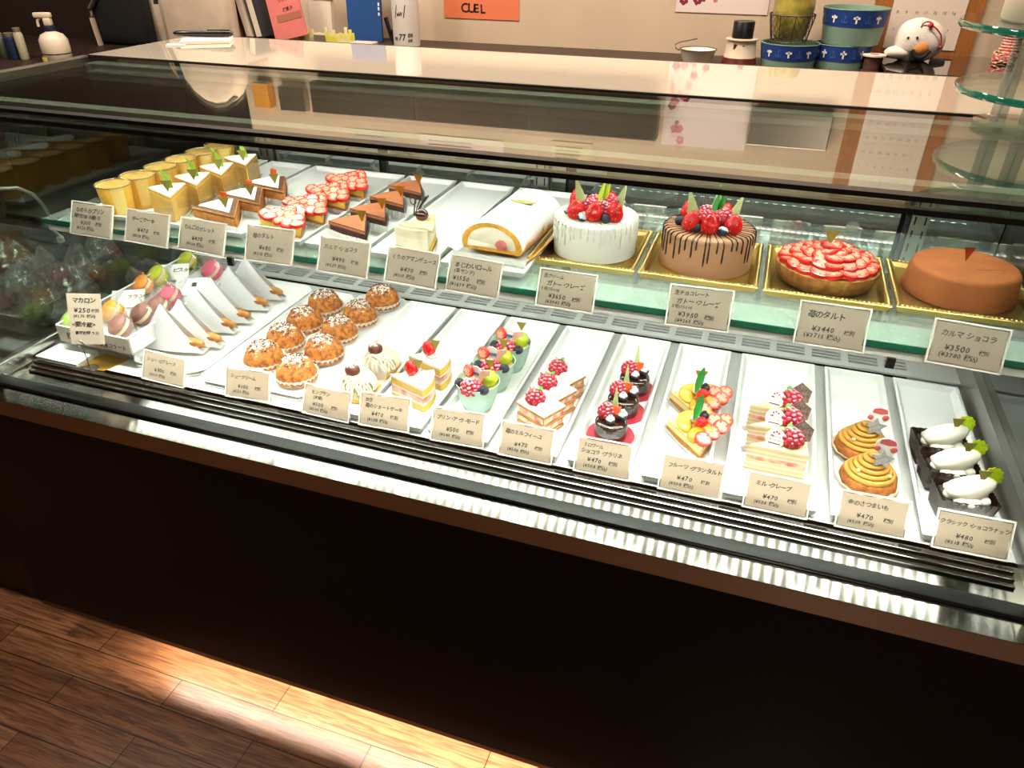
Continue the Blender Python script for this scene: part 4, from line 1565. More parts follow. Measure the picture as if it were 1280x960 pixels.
o.matrix_local = T(.012, -.002, .074, rz=.5)
part(FLAG_OLIVE, 'flag', p, T(.016, .018, .082, s=.9))
row(p, [(-.424, .218), (-.420, .296), (-.414, .376)], LT, 'mint green cup of custard topped with grape and berries', 'mint green dessert cups', [0, .25, .1])

# ---- millefeuille
p = thing('millefeuille', '', 'cake slice')
a = MB()
for z0, z1, i, k in ((.002, .008, 0, 1), (.008, .020, 1, .94), (.020, .025, 0, 1), (.025, .038, 1, .94), (.038, .044, 0, 1.02)):
    a.m = i
    a.box(-.034 * k, .034 * k, -.027 * k, .027 * k, z0, z1)
a.build('pastry', [mat('puff_leaves', 'cf9450', .75, col2='93602c', vscale=60, stretch=(1, 1, 9), bump=.6, bscale=200), mat('millefeuille_filling', 'f6e8d2', .5, col2='d0604f', vscale=60)], p, smooth=0, bev=.0012, seg=1)
MB().box(-.0345, .0345, -.0275, .0275, .044, .0458).build('sugar_top', mat('sugar_sifted', 'f8f5f1', .85, col2='dccbb4', vscale=90), p, smooth=0)
part(RASPW, 'raspberry', p, T(-.012, -.002, .044, s=1.35))
part(MINT, 'mint_sprig', p, T(-.012, .002, .068, rx=-.3, s=.95))
MB().ball((.017, -.008, .048), .014, 16, 10, (1.1, .8, .5)).build('cream_quenelle', white2, p)
row(p, [(-.298, .205), (-.292, .262), (-.288, .318)], LT, 'millefeuille slice with sugared top, raspberry and cream', 'millefeuille slices', [math.radians(-28)] * 3)

# ---- round glazed chocolate cakes
p = thing('glazed_chocolate_cake', '', 'small cake')
MB().lathe([(.042, 0), (.043, .0008), (.043, .0016)], 40).build('red_disc', mat('red_foil_disc', 'b92a3c', .3, metal=.3), p)
MB().lathe([(.0285, .0017), (.029, .004), (.029, .030), (.027, .0335), (.022, .035), (.01, .0352)], 44).build('cake', mat('mirror_glaze', '2b1510', .08, coat=1), p, smooth=50)
part(RASPW, 'raspberry', p, T(-.010, .008, .034, s=1.3))
part(BLUEW, 'blueberry', p, T(-.000, -.013, .0345, s=1.05))
part(BLUEW, 'blueberry', p, T(.017, .006, .0345, s=1.25))
part(ORANGE_BIT, 'orange_chip', p, T(.006, .002, .046, rz=.1, s=1.25))
part(SPIKE, 'chocolate_spike', p, T(.002, .012, .040, s=1.0))
row(p, [(-.171, .214), (-.166, .294), (-.160, .374)], LT, 'round dark glazed chocolate cake with sugared berries on a red disc', 'glazed chocolate cakes', [0, .1, .2])

# ---- fruit tart slices
p = thing('fruit_tart_slice', '', 'tart slice')
w = wedge(.100, math.radians(56), math.radians(97))
a = MB().prism(w, .002, .014)
a.m = 1
a.prism(inset(w, .99), .014, .026)
a.build('tart_base', [mat('tart_crust', 'c98c47', .75, var=.3, vscale=120, bump=.4), mat('pale_custard', 'f3dc96', .5)], p, smooth=0, bev=.001, seg=1)
orange_m = mat('orange_fruit', 'f29a1c', .15, coat=.7, var=.15, vscale=120)
mango_m = mat('mango', 'f3c648', .2, coat=.5)
for i, (x, y, z, rz_, m_, nm) in enumerate(((-.006, .040, .030, .9, orange_m, 'orange_segment'), (.006, .060, .034, 2.3, orange_m, 'orange_segment'), (-.028, .070, .030, 1.7, mango_m, 'mango_slice'),
                                            (-.018, .090, .030, .4, mango_m, 'mango_slice'), (.010, .092, .032, .2, orange_m, 'orange_segment'))):
    s_ = MB().ball((0, 0, 0), .0185, 16, 10, (1.3, .78, .50))
    o = s_.build(nm, m_, p, smooth=60)
    o.matrix_local = T(x, y, z, rz=rz_, rx=.4)
for x, y, z, rz_ in ((.004, .022, .031, 1.9), (.018, .042, .032, 1.4), (.034, .066, .030, 1.2), (.022, .080, .033, 1.0), (.042, .090, .029, 1.0)):
    part(SLICE, 'strawberry_slice', p, Matrix.Translation((x, y, z + .002)) @ Matrix.Rotation(.35, 4, 'X') @ Matrix.Rotation(.15, 4, 'Y') @ T(rz=rz_, s=1.35))
part(STRAW, 'strawberry', p, T(.000, .066, .036, rx=.8, s=.85))
part(BLUE, 'blueberry', p, T(.004, .074, .040, s=1.1))
MB().ball((-.010, .072, .042), .009, 14, 9, (1, 1, .7)).build('cream', white2, p)
part(LONGLEAF, 'leaf', p, T(-.014, .058, .046, rz=-.55, rx=1.0, s=1.05))
part(FLAG_OLIVE, 'flag', p, T(-.006, .082, .060, s=1.15))
pleat(.098, math.radians(54), math.radians(97), .012).build('paper_base', paper_m, p, smooth=0)
row(p, [(-.012, .184), (-.020, .276)], LT, 'fruit tart slice with orange, berries and a long green leaf', 'fruit tart slices', [math.radians(8)] * 2)

# ---- crepe cake slices
p = thing('crepe_cake_slice', '', 'cake slice')
w = wedge(.094, math.radians(35), math.radians(17))
w = [(x - .048, y - .022) for x, y in w]
a = MB()
k = 0
zz = [.003 + .0042 * i for i in range(13)]
for i in range(12):
    a.m = 0 if i % 2 else 1
    if i in (6, 7):
        a.m = 2
    a.prism(inset(w, 1 if i % 2 else .985), zz[i], zz[i + 1])
a.m = 0
a.prism(inset(w, 1.01), zz[12], zz[12] + .003, top=inset(w, .97))
a.build('cake', [mat('crepe_sheet', 'e6cc9c', .6), mat('crepe_cream', 'f0e6d3', .5), mat('crepe_fruit', 'efdcc0', .5, col2='cf5a52', vscale=45)], p, smooth=0)
HZ = zz[12] + .003
part(RASPW, 'raspberry', p, T(.018, .002, HZ, s=1.45))
part(MINT, 'mint_sprig', p, T(.012, .006, HZ + .023, s=1.0))
o = plaque('plaque', .0155, None).build('round_plaque', mat('plaque_white', 'f5f3f0', .4), p, smooth=40)
o.matrix_local = T(-.008, -.008, HZ + .012, rz=-.15, rx=-.5)
b = MB()
write(b, 'Merry', -.0085, .0012, .0058, None)
write(b, 'Christmas', -.0105, -.0042, .0044, None)
q = b.build('plaque_lettering', mat('plaque_ink', '5c5350', .5), o, smooth=0)
q.matrix_local = T(0, -.0009, 0) @ R90
b = MB()
for x, y in ((-.004, .0085), (0, .0105), (.004, .0085)):
    b.ball((x, -.0008, y), .0018, 8, 6, (1, .25, 1))
q = b.build('plaque_berries', mat('plaque_red', 'cc3b32', .4), o)
q = MB().box(-.0095, .0095, -.0011, -.0007, -.0098, -.0078).build('plaque_stripe', mat('plaque_brown', '6b3a2c', .4), o, smooth=0)
o = MB().prism([(-.014, -.012), (.016, -.010), (.022, .010), (.004, .026), (-.012, .016)], -.001, .001, R90).build(
    'chocolate_chip_sheet', mat('speckled_choc', '5a4540', .5, col2='8a7a74', vscale=220), p, smooth=0)
o.matrix_local = T(.030, .012, HZ + .012, rz=.35, rx=-.35)
pleat(.092, math.radians(34), math.radians(17), .010).build('paper_base', paper_m, p, smooth=0).location = (-.048, -.022, 0)
row(p, [(.106, .208), (.103, .268), (.103, .328)], LT, 'crepe cake slice with round white plaque, raspberry and speckled chocolate', 'crepe cake slices', [0, .05, -.02])

# ---- golden sweet potato cakes
p = thing('sweet_potato_cake', '', 'small cake')
p.scale = (1.22, 1.22, 1.1)
MB().lathe([(.022, 0), (.026, .001), (.038, .012), (.0385, .013), (.036, .012), (.02, .004)], 60, cap1=False, fl=lambda a_: 1 + .02 * math.sin(30 * a_)).build('paper_cup', mat('cream_cup', 'ead6b4', .6), p, smooth=40)
MB().lathe([(.025, .002), (.035, .012), (.0345, .022), (.028, .028)], 40, fl=lambda a_: 1 + .03 * math.sin(11 * a_) + .02 * math.sin(23 * a_)).build(
    'crust', mat('baked_crust', 'b06a28', .75, col2='8a4a18', vscale=120, bump=.8, bscale=260), p, smooth=50)
pts, rad = [], []
N = 150
for i in range(N):
    t = i / (N - 1)
    a_ = t * 2 * PI * 6
    r_ = .0285 * (1 - t) ** .85 + .002
    pts.append((r_ * math.cos(a_), r_ * math.sin(a_), .024 + .036 * t))
    rad.append(.0042 * (1 - .25 * t))
MB().tube(pts, rad, 8).build('piped_potato', mat('potato_paste', 'c8923a', .6, var=.18, vscale=150, bump=.3, bscale=300), p, smooth=60)
MB().lathe([(.026, .022), (.016, .042), (.004, .058)], 20).build('core', mat('potato_paste', 'e0a53a', .5), p)
star = [(.0145 * (1 if i % 2 == 0 else .5) * math.cos(PI / 2 + i * PI / 5), .0145 * (1 if i % 2 == 0 else .5) * math.sin(PI / 2 + i * PI / 5)) for i in range(10)]
o = MB().prism(star, -.001, .001, R90).build('silver_star', mat('silver_glitter', 'c2c2c2', .45, metal=.5, var=.3, vscale=300), p, smooth=0)
o.matrix_local = T(.006, -.012, .062, rx=-.25)
o = plaque('plaque', .0135, None).build('round_plaque', mat('plaque_white', 'f5f3f0', .4), p, smooth=40)
o.matrix_local = T(.008, -.004, .078, rx=-.15)
b = MB()
b.prism([(-.009, .004), (.002, .002), (.011, .004), (.009, .010), (0, .0125), (-.008, .010)], .0008, .0012, R90)
b.ball((-.010, -.001, -.004), .004, 10, 8, (1, .3, 1)).ball((.009, -.001, -.003), .0045, 10, 8, (1, .3, 1))
b.build('plaque_red', mat('plaque_rose', 'c4565a', .4), o, smooth=0)
b = MB()
for x, y, z_ in ((-.018, -.018, .040), (.020, -.016, .038), (-.002, -.026, .030)):
    b.ball((x, y, z_), .0026, 10, 7)
b.build('sugar_pearls', mat('sugar_pearl', 'f3e2b0', .3), p)
row(p, [(.250, .212), (.245, .300)], LT, 'golden piped sweet potato cake with silver star and round plaque', 'sweet potato cakes', [0, .1])

# ---- dark chocolate cakes in dark pleated cups
p = thing('dark_chocolate_cake', '', 'small cake')
a = MB().box(-.030, .034, -.022, .022, .003, .034)
a.build('cake', mat('choc_cake', '35241d', .75, var=.4, vscale=110, bump=.6, bscale=240), p, smooth=0, bev=.004)


def case_fn(u, v):
    pts_ = [(-.034, -.024), (.037, -.024), (.037, .024), (-.034, .024), (-.034, -.024)]
    s_ = u * 4
    k = min(3, int(s_))
    t = s_ - k
    x = pts_[k][0] + (pts_[k + 1][0] - pts_[k][0]) * t
    y = pts_[k][1] + (pts_[k + 1][1] - pts_[k][1]) * t
    q = 1 + .16 * v + (.025 if int(round(u * 64)) % 2 else -.025) * (.3 + v)
    return (x * q, y * q, .0005 + .040 * v)


a = MB().grid(case_fn, 64, 2)
a = a.build('pleated_cup', mat('dark_cup', '2e211c', .35, coat=.3), p, smooth=0, solid=.0004)
MB().grid(lambda u, v: (-.036 + .072 * u, -.0255 - .003 * math.sin(PI * u), .006 + .032 * v), 8, 2).build('clear_band', glass('smoky_film', 'cfc6c0', .08, 4, .05, 'ffffff', .10), p, solid=.0003)
c = MB()


def quen(u, v):
    a_ = 2 * PI * u
    t = v * PI
    q = (1 + .07 * math.sin(3 * a_ + 5 * v) + .04 * math.sin(7 * a_ + 3 * v)) * (1 + .16 * math.cos(t))
    return (.036 * -math.cos(t), .0195 * math.sin(t) ** .8 * math.cos(a_) * q, .0165 * math.sin(t) ** .8 * math.sin(a_) * q)


c.grid(quen, 20, 14, T(.006, .000, .051, rz=.25, ry=-.26))
c.build('cream_quenelle', cream_m, p, smooth=70)
b = MB()
for i in range(14):
    a_ = i * 2.4
    b.ball((.029 * math.cos(a_) * (.4 + .6 * (i % 3) / 2), .020 * math.sin(a_), .036), .0105, 10, 7, (1, 1, .65))
b.build('cream_bed', cream_m, p, smooth=60)
o = plaque('plaque', .0150, None, .07, 72).build('lime_plaque', mat('lime_plaque', 'c3dc1e', .4, var=.25, vscale=220), p, smooth=30)
o.matrix_local = T(.032, .006, .070, rz=.1, rx=-.2)
part(FLAG_OLIVE, 'flag', p, T(.016, -.002, .068, rz=.1, s=1.05))
row(p, [(.379, .192), (.370, .262), (.364, .330)], LT, 'dark chocolate cake with white cream and a lime green plaque', 'dark chocolate cakes', [math.radians(8)] * 3)

# ================================================================ BEHIND THE CASE
wood_dk = mat('dark_wood', '3a2a20', .5, var=.3, vscale=20, stretch=(1, 12, 12))
o = MB().box(-1.60, .246, 1.22, WY - .001, 1.150, 1.1807).box(-1.81, -1.60, 1.428, WY - .001, 1.150, 1.1807).build('back_shelf', wood_dk, smooth=0, bev=.002)
tag(o, 'dark wooden shelf along the back wall behind the white counter top', 'shelf')
p = thing('glass_ledge', 'black-edged glass ledge on chrome feet at the right of the back wall', 'shelf', (.25, 1.52, 1.182))
MB().prism([(.0, -.215), (.03, -.250), (1.2, -.250), (1.2, .098), (0, .098)], .020, .029).build('top', mat('black_glass', '1d1712', .06, coat=1), p, smooth=0, bev=.001)
for x in (.028, .060, .75):
    MB().lathe([(.013, 0), (.013, .0198)], 20).build('chrome_foot', mat('chrome', 'd0d0d0', .12, metal=1), p, smooth=40).location = (x, -.215, 0)
MB().box(0, 1.2, -.20, .098, -.032, 0).build('support', wood_dk, p, smooth=0)
SHZ = 1.1809

K = 1.295


def dep(y):
    """depth of a thing standing in the back row by the wall"""
    return y * K + .2478


_before = set(CO.objects)
# things that stand on the wall shelf, left to right
paper_b = mat('aged_paper', 'd9c9b4', .7)


def flat_item(name, label, cat, px, y, w, h, d, m, lean=0, tilt=0, group=None):
    c = aty(px[0], px[1], y)
    o = MB().box(-w / 2, w / 2, -d / 2, d / 2, 0, h).build(name, m, smooth=0, bev=min(.001, d / 4), seg=1)
    o.location = (c.x, y, SHZ + abs(math.sin(tilt)) * w / 2)
    o.rotation_euler = (lean, tilt, 0)
    return tag(o, label, cat, group)


def book(px, w, h, col, label, tilt, pages=True):
    c = aty(*px, dep(.99))
    r = thing('binder', label, 'binder', (c.x, dep(.99), SHZ + math.sin(abs(tilt)) * w), 0, 'binders leaning on the back shelf')
    r.rotation_euler = (0, tilt, 0)
    MB().box(0, w, -.085, .07, 0, h).build('cover', mat('binder_' + col, col, .5), r, smooth=0, bev=.002)
    MB().box(w * .15, w * .85, -.0862, .06, .004, h - .004).build('pages', paper_b, r, smooth=0)
    return r


book((312, 45), .018, .22, '201813', 'black binder at the left end of the leaning files', -.20)
book((322, 45), .014, .22, '6a3d33', 'thin red-brown binder between the black binder and the spiral book', -.19)
book((333, 45), .020, .20, 'b7a793', 'pale spiral-bound book leaning beside the pink menu', -.18)
book((345, 46), .022, .18, '20242f', 'dark navy binder directly left of the pink menu', -.17)
c = aty(366, 47, dep(.905))
r = thing('pink_menu', 'pink menu booklet with handwriting leaning on the back shelf', 'menu', (c.x, dep(.905), SHZ + .012))
r.rotation_euler = (-.12, -.22, 0)
MB().box(-.050, .046, -.003, .003, 0, .17).build('cover', mat('pink_cover', 'd9756f', .6, var=.1, vscale=30), r, smooth=0)
b = MB()
rn = random.Random(12)
for i, t_ in enumerate(('ケーキのご予約', 'お誕生日ケーキ', 'アイスケーキ', 'クッキー', '焼菓子')):
    write(b, t_, -.040 + .008 * i, .150 - .022 * i, .011, rn)
o = b.build('lettering', mat('dark_red_ink', '5a2320', .6), r, smooth=0)
o.matrix_local = T(0, -.0032, 0) @ R90
MB().box(-.030, .044, -.0036, -.0031, .040, .056).build('brown_band', mat('menu_band', 'a5654d', .6), r, smooth=0)

c = aty(404, 48, dep(.985))
r = thing('memo_pad', 'white memo pad with a black clip strip standing upright', 'memo pad', (c.x, dep(.985), SHZ))
r.rotation_euler = (-.06, .03, 0)
MB().box(-.032, .032, -.006, .006, 0, .105).build('pages', mat('memo_paper', 'd2c4b3', .7), r, smooth=0)
MB().box(-.037, .037, -.009, .008, .092, .104).build('clip', gasket_m, r, smooth=0, bev=.002)
c = aty(404, 50, dep(.935))
r = thing('yellow_crown_stand', 'low yellow-green cut-paper stand with battlements', 'stand', (c.x, dep(.935), SHZ))
b = MB()
for k in range(11):
    a_ = -1.35 + k * .27
    x, y = .075 * math.sin(a_), .018 - .032 * math.cos(a_)
    b.box(-.010, .010, -.001, .001, 0, .022, T(x, y, 0, rz=a_ * .5))
    b.box(-.004, .004, -.001, .001, .022, .036 - .006 * (k % 3), T(x, y, 0, rz=a_ * .5))
b.build('ring', mat('yellow_green_card', 'cfc83f', .6, col2='e9dfa8', vscale=40), r, smooth=0)
MB().box(-.014, .016, -.020, -.016, 0, .018).build('grey_tag', mat('grey_tag', '6d6458', .6), r, smooth=0)
flat_item('pink_pad', 'pale pink pad lying flat in front of the blue board', 'memo pad', (455, 52), dep(.93), .060, .006, .035, mat('pale_pink', 'd8b3a6', .7))
c = aty(458, 52, dep(.985))
r = thing('blue_folder', 'upright blue folder with small white marks on its edge', 'folder', (c.x, dep(.985), SHZ))
r.rotation_euler = (-.05, 0, 0)
MB().box(-.048, .048, -.004, .004, 0, .19).build('cover', mat('blue_cover', '1f4a86', .5), r, smooth=0, bev=.001)
b = MB()
for z in (.060, .072, .082):
    b.box(.041, .045, -.0046, -.004, z, z + .007)
b.build('marks', paper_m, r, smooth=0)
c = aty(492, 53, dep(.965))
r = thing('black_clip', 'black clip standing open beside the printed paper roll', 'clip', (c.x, dep(.965), SHZ))
MB().box(-.006, .006, -.006, .006, 0, .034, T(.004, 0, 0)).box(-.004, .004, -.005, .005, .008, .062, T(0, 0, 0, ry=-.28)).build('body', gasket_m, r, smooth=0, bev=.0015)
c = aty(509, 54, dep(.95))
r = thing('paper_roll', 'white printed paper roll standing on the back shelf', 'paper roll', (c.x, dep(.95), SHZ))
MB().lathe([(.032, 0), (.0325, .002), (.0325, .21)], 32).build('roll', mat('roll_white', 'e3dacf', .6), r, smooth=40)
b = MB()
rn = random.Random(3)


def wrap(mb, R_):
    mb.v = [(R_ * math.sin(x / R_), -R_ * math.cos(x / R_), y) for x, y, z in mb.v]
    return mb


write(b, '77', -.006, .016, .020, rn, sq=.8)
write(b, 'm', -.020, .016, .014, rn)
write(b, '88', .017, .022, .012, rn)
write(b, '88', .017, .011, .010, rn)
b.box(-.032, .032, .060, .0612, 0, .0001)
for x0, x1, y0, y1 in ((-.012, .012, .064, .066), (-.012, .012, .090, .092), (-.012, -.010, .064, .092), (.010, .012, .064, .092)):
    b.add([(x0 + y0 * .2 - .014, y0, 0), (x1 + y0 * .2 - .014, y0, 0), (x1 + y1 * .2 - .014, y1, 0), (x0 + y1 * .2 - .014, y1, 0)], [(0, 1, 2, 3)])
write(b, 'wW', -.008, .068, .014, rn, sq=.7)
wrap(b, .0329).build('printing', mat('roll_ink', '2f2a28', .6), r, smooth=0)

# bucket, canister, tubs, basket, spool, plush, twine
c = aty(871, 76, dep(.945))
r = thing('enamel_pail', 'small white enamel pail with a dark rim and thin handle', 'pail', (c.x, dep(.945), SHZ))
MB().lathe([(.030, 0), (.0385, .024), (.040, .026), (.0385, .0245), (.029, .003)], 36, cap1=False).build('pail', mat('enamel', 'ded3c2', .3, coat=.4), r, smooth=60)
MB().tube([(.0395 * math.cos(t), .0395 * math.sin(t), .0262) for t in [q * PI / 18 for q in range(36)]], .0011, 6, closed=True).build('rim', mat('enamel_rim', '6b5a48', .4), r, smooth=60)
MB().tube([(-.040, -.002, .022), (-.048, -.006, .026), (-.050, -.006, .034), (-.040, -.005, .039), (-.020, -.004, .043), (-.004, -.004, .047)], .0012, 6).build('handle', mat('wire_dark', '4a3a2e', .5), r, smooth=60)
c = aty(923, 78, dep(.945))
r = thing('painted_canister', 'cream and red painted canister with a tall black cap', 'canister', (c.x, dep(.945), SHZ))
MB().lathe([(.037, 0), (.034, .014), (.0335, .0145), (.030, .048), (.034, .049), (.034, .051), (.028, .052)], 36).build('body', mat('canister_cream', 'cdbba2', .4), r, smooth=40)
MB().lathe([(.0376, .002), (.0345, .015)], 36, cap0=False, cap1=False).build('red_band', mat('canister_red', '5c1f1a', .4), r, smooth=60)
MB().lathe([(.022, .052), (.022, .083), (.0205, .085), (.01, .0855)], 28).build('cap', gasket_m, r, smooth=40)
b = MB().add([(-.014, .032, 0), (-.014, .043, 0), (.012, .040, 0)], [(0, 1, 2)])
wrap(b, .0328).build('red_mark', mat('canister_red', '5c1f1a', .4), r, smooth=0)

blue_m2 = mat('navy_band', '1c3f86', .5)
teal_m = mat('sea_green_tin', '7f9c88', .45)
fig_m = mat('white_figure', 'e6e2da', .6)
fig2_m = mat('faint_anchor', '3a62a6', .6)


def tub(label, px, y, R0, R1, H, band, z0=SHZ, fl=None):
    c = aty(*px, y)
    r = thing('printed_tub', label, 'tub', (c.x, y, z0), 0, 'blue-banded tubs on the back shelf')
    MB().lathe([(R0, 0), (R1, H), (R1 - .002, H), (R0 - .002, .003)], 44, cap1=False).build('tub', teal_m, r, smooth=50)
    zb = H * band

    def rad(z):
        return R0 + (R1 - R0) * z / H + .0005
    MB().lathe([(rad(zb), zb), (rad(H), H - .0008)], 44, cap0=False, cap1=False).build('blue_band', blue_m2, r, smooth=50)
    w_, a_ = MB(), MB()
    hb = H - zb
    n = 9
    for k in range(n):
        th = -PI / 2 + (k - n // 2) * .36
        zz_ = zb + hb * .5
        q = rad(zz_) + .0006
        M_ = T(q * math.cos(th), q * math.sin(th), zz_, rz=th + PI / 2)
        s_ = hb / .040
        if k % 2 == 0:                                   # little white bird-like cross
            for x0, x1, z0_, z1_ in ((-.0022, .0022, -.011, .010), (-.008, .008, -.001, .004)):
                w_.add([(x0 * s_, 0, z0_ * s_), (x1 * s_, 0, z0_ * s_), (x1 * s_, 0, z1_ * s_), (x0 * s_, 0, z1_ * s_)], [(0, 1, 2, 3)], M_)
        else:                                            # faint anchor
            for x0, x1, z0_, z1_ in ((-.0009, .0009, -.010, .010), (-.004, .004, .005, .0066), (-.007, .007, -.010, -.008), (-.007, -.0055, -.009, -.003), (.0055, .007, -.009, -.003)):
                a_.add([(x0 * s_, 0, z0_ * s_), (x1 * s_, 0, z0_ * s_), (x1 * s_, 0, z1_ * s_), (x0 * s_, 0, z1_ * s_)], [(0, 1, 2, 3)], M_)
    w_.build('white_figures', fig_m, r, smooth=0)
    a_.build('anchors', fig2_m, r, smooth=0)
    MB().tube([(R1 * math.cos(t), R1 * math.sin(t), H) for t in [q * PI / 18 for q in range(36)]], .0012, 6, closed=True).build('rim', teal_m, r, smooth=60)
    return r


tub('low blue-banded tub holding the wire basket, left of the tall pair', (983, 82), dep(.960), .054, .060, .046, .34)
tub('lower blue-banded tub of the stacked pair, beside the thread spool', (1048, 86), dep(.985), .052, .056, .046, .34)
tub('upper blue-banded tub stacked on another tub', (1060, 60), dep(.985), .056, .064, .066, .52, z0=SHZ + .0475 * K)
c = aty(985, 50, dep(.960))
r = thing('wire_basket', 'dark wire basket with a yellow-green bag inside', 'basket', (c.x, dep(.960), SHZ + .0475 * K))
b = MB()
R0, R1, H = .036, .046, .052


def ring(mb, R_, z, rr_):
    mb.tube([(R_ * math.cos(t), R_ * math.sin(t), z) for t in [q * PI / 16 for q in range(32)]], rr_, 5, closed=True)


ring(b, R1, H, .0014)
ring(b, R0, .001, .0012)
for k in range(9):
    t = 2 * PI * k / 9
    b.tube([(R0 * math.cos(t), R0 * math.sin(t), .001), (R1 * math.cos(t), R1 * math.sin(t), H)], .001, 5)
b.build('frame', mat('wire_dark', '2c241c', .5), r, smooth=60)
b = MB()
nk = 22
for k in range(nk):                                       # chicken-wire netting
    for d in (-1, 1):
        pts = []
        for i in range(7):
            z = H * i / 6
            R_ = R0 + (R1 - R0) * i / 6
            t = 2 * PI * (k + d * (.5 if i % 2 else 0)) / nk
            pts.append((R_ * math.cos(t), R_ * math.sin(t), z))
        b.tube(pts, .0005, 4)
b.build('netting', mat('wire_dark', '2c241c', .5), r, smooth=0)
c2 = tag(MB().lathe([(.026, .002), (.033, .010), (.038, .035), (.041, .060), (.040, .085), (.034, .115)], 20, fl=lambda a_: 1 + .05 * math.sin(5 * a_)).build(
    'yellow_bag', mat('yellow_bag', 'b3a24a', .35, col2='77702f', vscale=30, coat=.3), smooth=50), 'yellow-green shiny bag standing inside the wire basket', 'bag')
c2.location = (c.x, dep(.960), SHZ + .0490 * K)
c = aty(1089, 87, dep(.935))
r = thing('thread_spool', 'brown thread spool with a white top disc and pink centre', 'spool', (c.x, dep(.935), SHZ))
MB().lathe([(.021, 0), (.021, .003), (.017, .004), (.018, .018), (.017, .030), (.021, .031)], 28).build('thread', mat('brown_thread', '5b3425', .8, var=.5, vscale=160, bump=.5, bscale=300), r, smooth=40)
MB().lathe([(.0225, .031), (.0225, .034)], 32).build('top_disc', mat('spool_white', 'e7dccf', .5), r, smooth=40)
MB().lathe([(.009, .0341), (.009, .0346)], 24).build('pink_centre', mat('spool_pink', 'c7707e', .5), r, smooth=40)

# white plush bird on the ledge
LGZ = 1.2110
c = aty(1138, 79, dep(.955))
r = thing('plush_bird', 'white plush bird with orange bill and red cord, sitting on the ledge', 'plush toy', (c.x, dep(.955), LGZ), .1)
b = MB()


def body(u, v):
    a_ = 2 * PI * u
    t = PI * v
    x = -.046 * math.cos(t)
    R_ = .041 * math.sin(t) ** .7 * (1 + .15 * math.cos(t))
    q = noise.noise(Vector((x * 40, math.cos(a_) * 1.5, math.sin(a_) * 1.5)))
    R_ *= 1 + .06 * q
    return (x + .006, R_ * math.cos(a_) * .8, .034 + R_ * math.sin(a_) * 1.0 * (.92 if math.sin(a_) < 0 else 1.08) - .010 * math.cos(t) * 0)


b.grid(body, 26, 18)
plush_m = mat('white_plush', 'e9dfd2', .95, var=.08, vscale=60, bump=.6, bscale=400)
b.build('body', plush_m, r, smooth=70)
MB().ball((-.030, -.012, .016), .020, 16, 10, (1.4, .9, .62)).build('cheek', plush_m, r)
MB().ball((-.008, -.0335, .046), .0024, 8, 6).build('eye', gasket_m, r)
MB().ball((-.024, -.0300, .045), .0024, 8, 6).build('eye', gasket_m, r)
MB().ball((.004, -.030, .026), .015, 16, 10, (1, .6, .85)).build('orange_bill', mat('plush_orange', 'd98a4e', .9, bump=.4, bscale=300), r)
b = MB().tube([(-.012, -.036, .024), (-.006, -.037, .014), (.004, -.038, .010), (.014, -.037, .014), (.020, -.035, .024)], .004, 8)
b.build('black_mouth', mat('plush_black', '1d1a1a', .9), r, smooth=60)
MB().box(.028, .055, -.030, -.016, .002, .016, T(0, 0, 0, ry=.2)).build('black_wing', mat('plush_black', '1d1a1a', .9), r, smooth=40, bev=.003)
red_c = mat('red_cord', 'b01f2b', .6)
b = MB().tube([(.006 + .010 * math.cos(t), -.024, .066 + .008 * math.sin(t)) for t in [q * PI / 8 for q in range(16)]], .0016, 6, closed=True)
b.tube([(.014, -.028, .068), (.024, -.031, .062), (.034, -.030, .052), (.038, -.030, .040), (.039, -.030, .032)], .0015, 6).ball((.012, -.027, .068), .005, 10, 7).ball((.039, -.030, .030), .003, 8, 6)
b.build('red_cord', red_c, r, smooth=60)
c = aty(1256, 80, dep(.98))
r = thing('red_twine', 'bundle of red and white twine standing behind the glass cake stand', 'twine', (c.x, dep(.98), LGZ))
b = MB()
for k in range(11):
    ring(b, .016 + .0015 * math.sin(k), .016 + .0052 * k, .0028)
b.build('coil', mat('red_twine', 'c4483f', .8, col2='e7c9b6', vscale=180), r, smooth=60)
b = MB()
for k in range(5):
    b.tube([(.022 * math.cos(t + k) - .004, .020 * math.sin(t + k) - .004, .005 + .003 * k + .004 * math.sin(3 * t)) for t in [q * PI / 8 for q in range(16)]], .0022, 6, closed=True)
b.build('loose_loops', mat('red_twine', 'c4483f', .8), r, smooth=60)

for o in set(CO.objects) - _before:                       # the back row's things were modelled small: bring them to their real size
    if o.parent is None:
        o.scale = (K, K, K)

# things on the wall
PY = WY - .0012


def mir(px, py, y=WY):
    """place on the wall whose mirror image in the glass top is seen at px, py"""
    q = aty(px, py, y)
    return Vector((q.x, y, 2 * 1.2735 - q.z))



def sheet(name, label, cat, x0, x1, z0, z1, m, th=.0012, group=None, root=True):
    r = thing(name, label, cat, ((x0 + x1) / 2, PY, (z0 + z1) / 2), 0, group)
    w_, h_ = (x1 - x0) / 2, (z1 - z0) / 2
    MB().box(-w_, w_, -th, 0, -h_, h_).build('sheet', m, r, smooth=0)
    return r, w_, h_


A, B = aty(556, 21, WY), aty(649, 24, WY)
r, w_, h_ = sheet('orange_note', 'orange paper note with black capitals taped to the wall', 'note', A.x, B.x, A.z - .002, A.z + .14, mat('orange_note', 'd9714a', .7))
b = MB()
L0, L1 = aty(577, 15, WY), aty(609, 4, WY)
write(b, 'CUEL', L0.x - r.location.x, L0.z - r.location.z, (L1.z - L0.z) * 1.30, random.Random(2), shear=0, sq=1.0)
b.v = [(x, y, z) for x, y, z in b.v]
o = b.build('lettering', ink_m, r, smooth=0)
o.matrix_local = T(0, -.0016, 0) @ R90

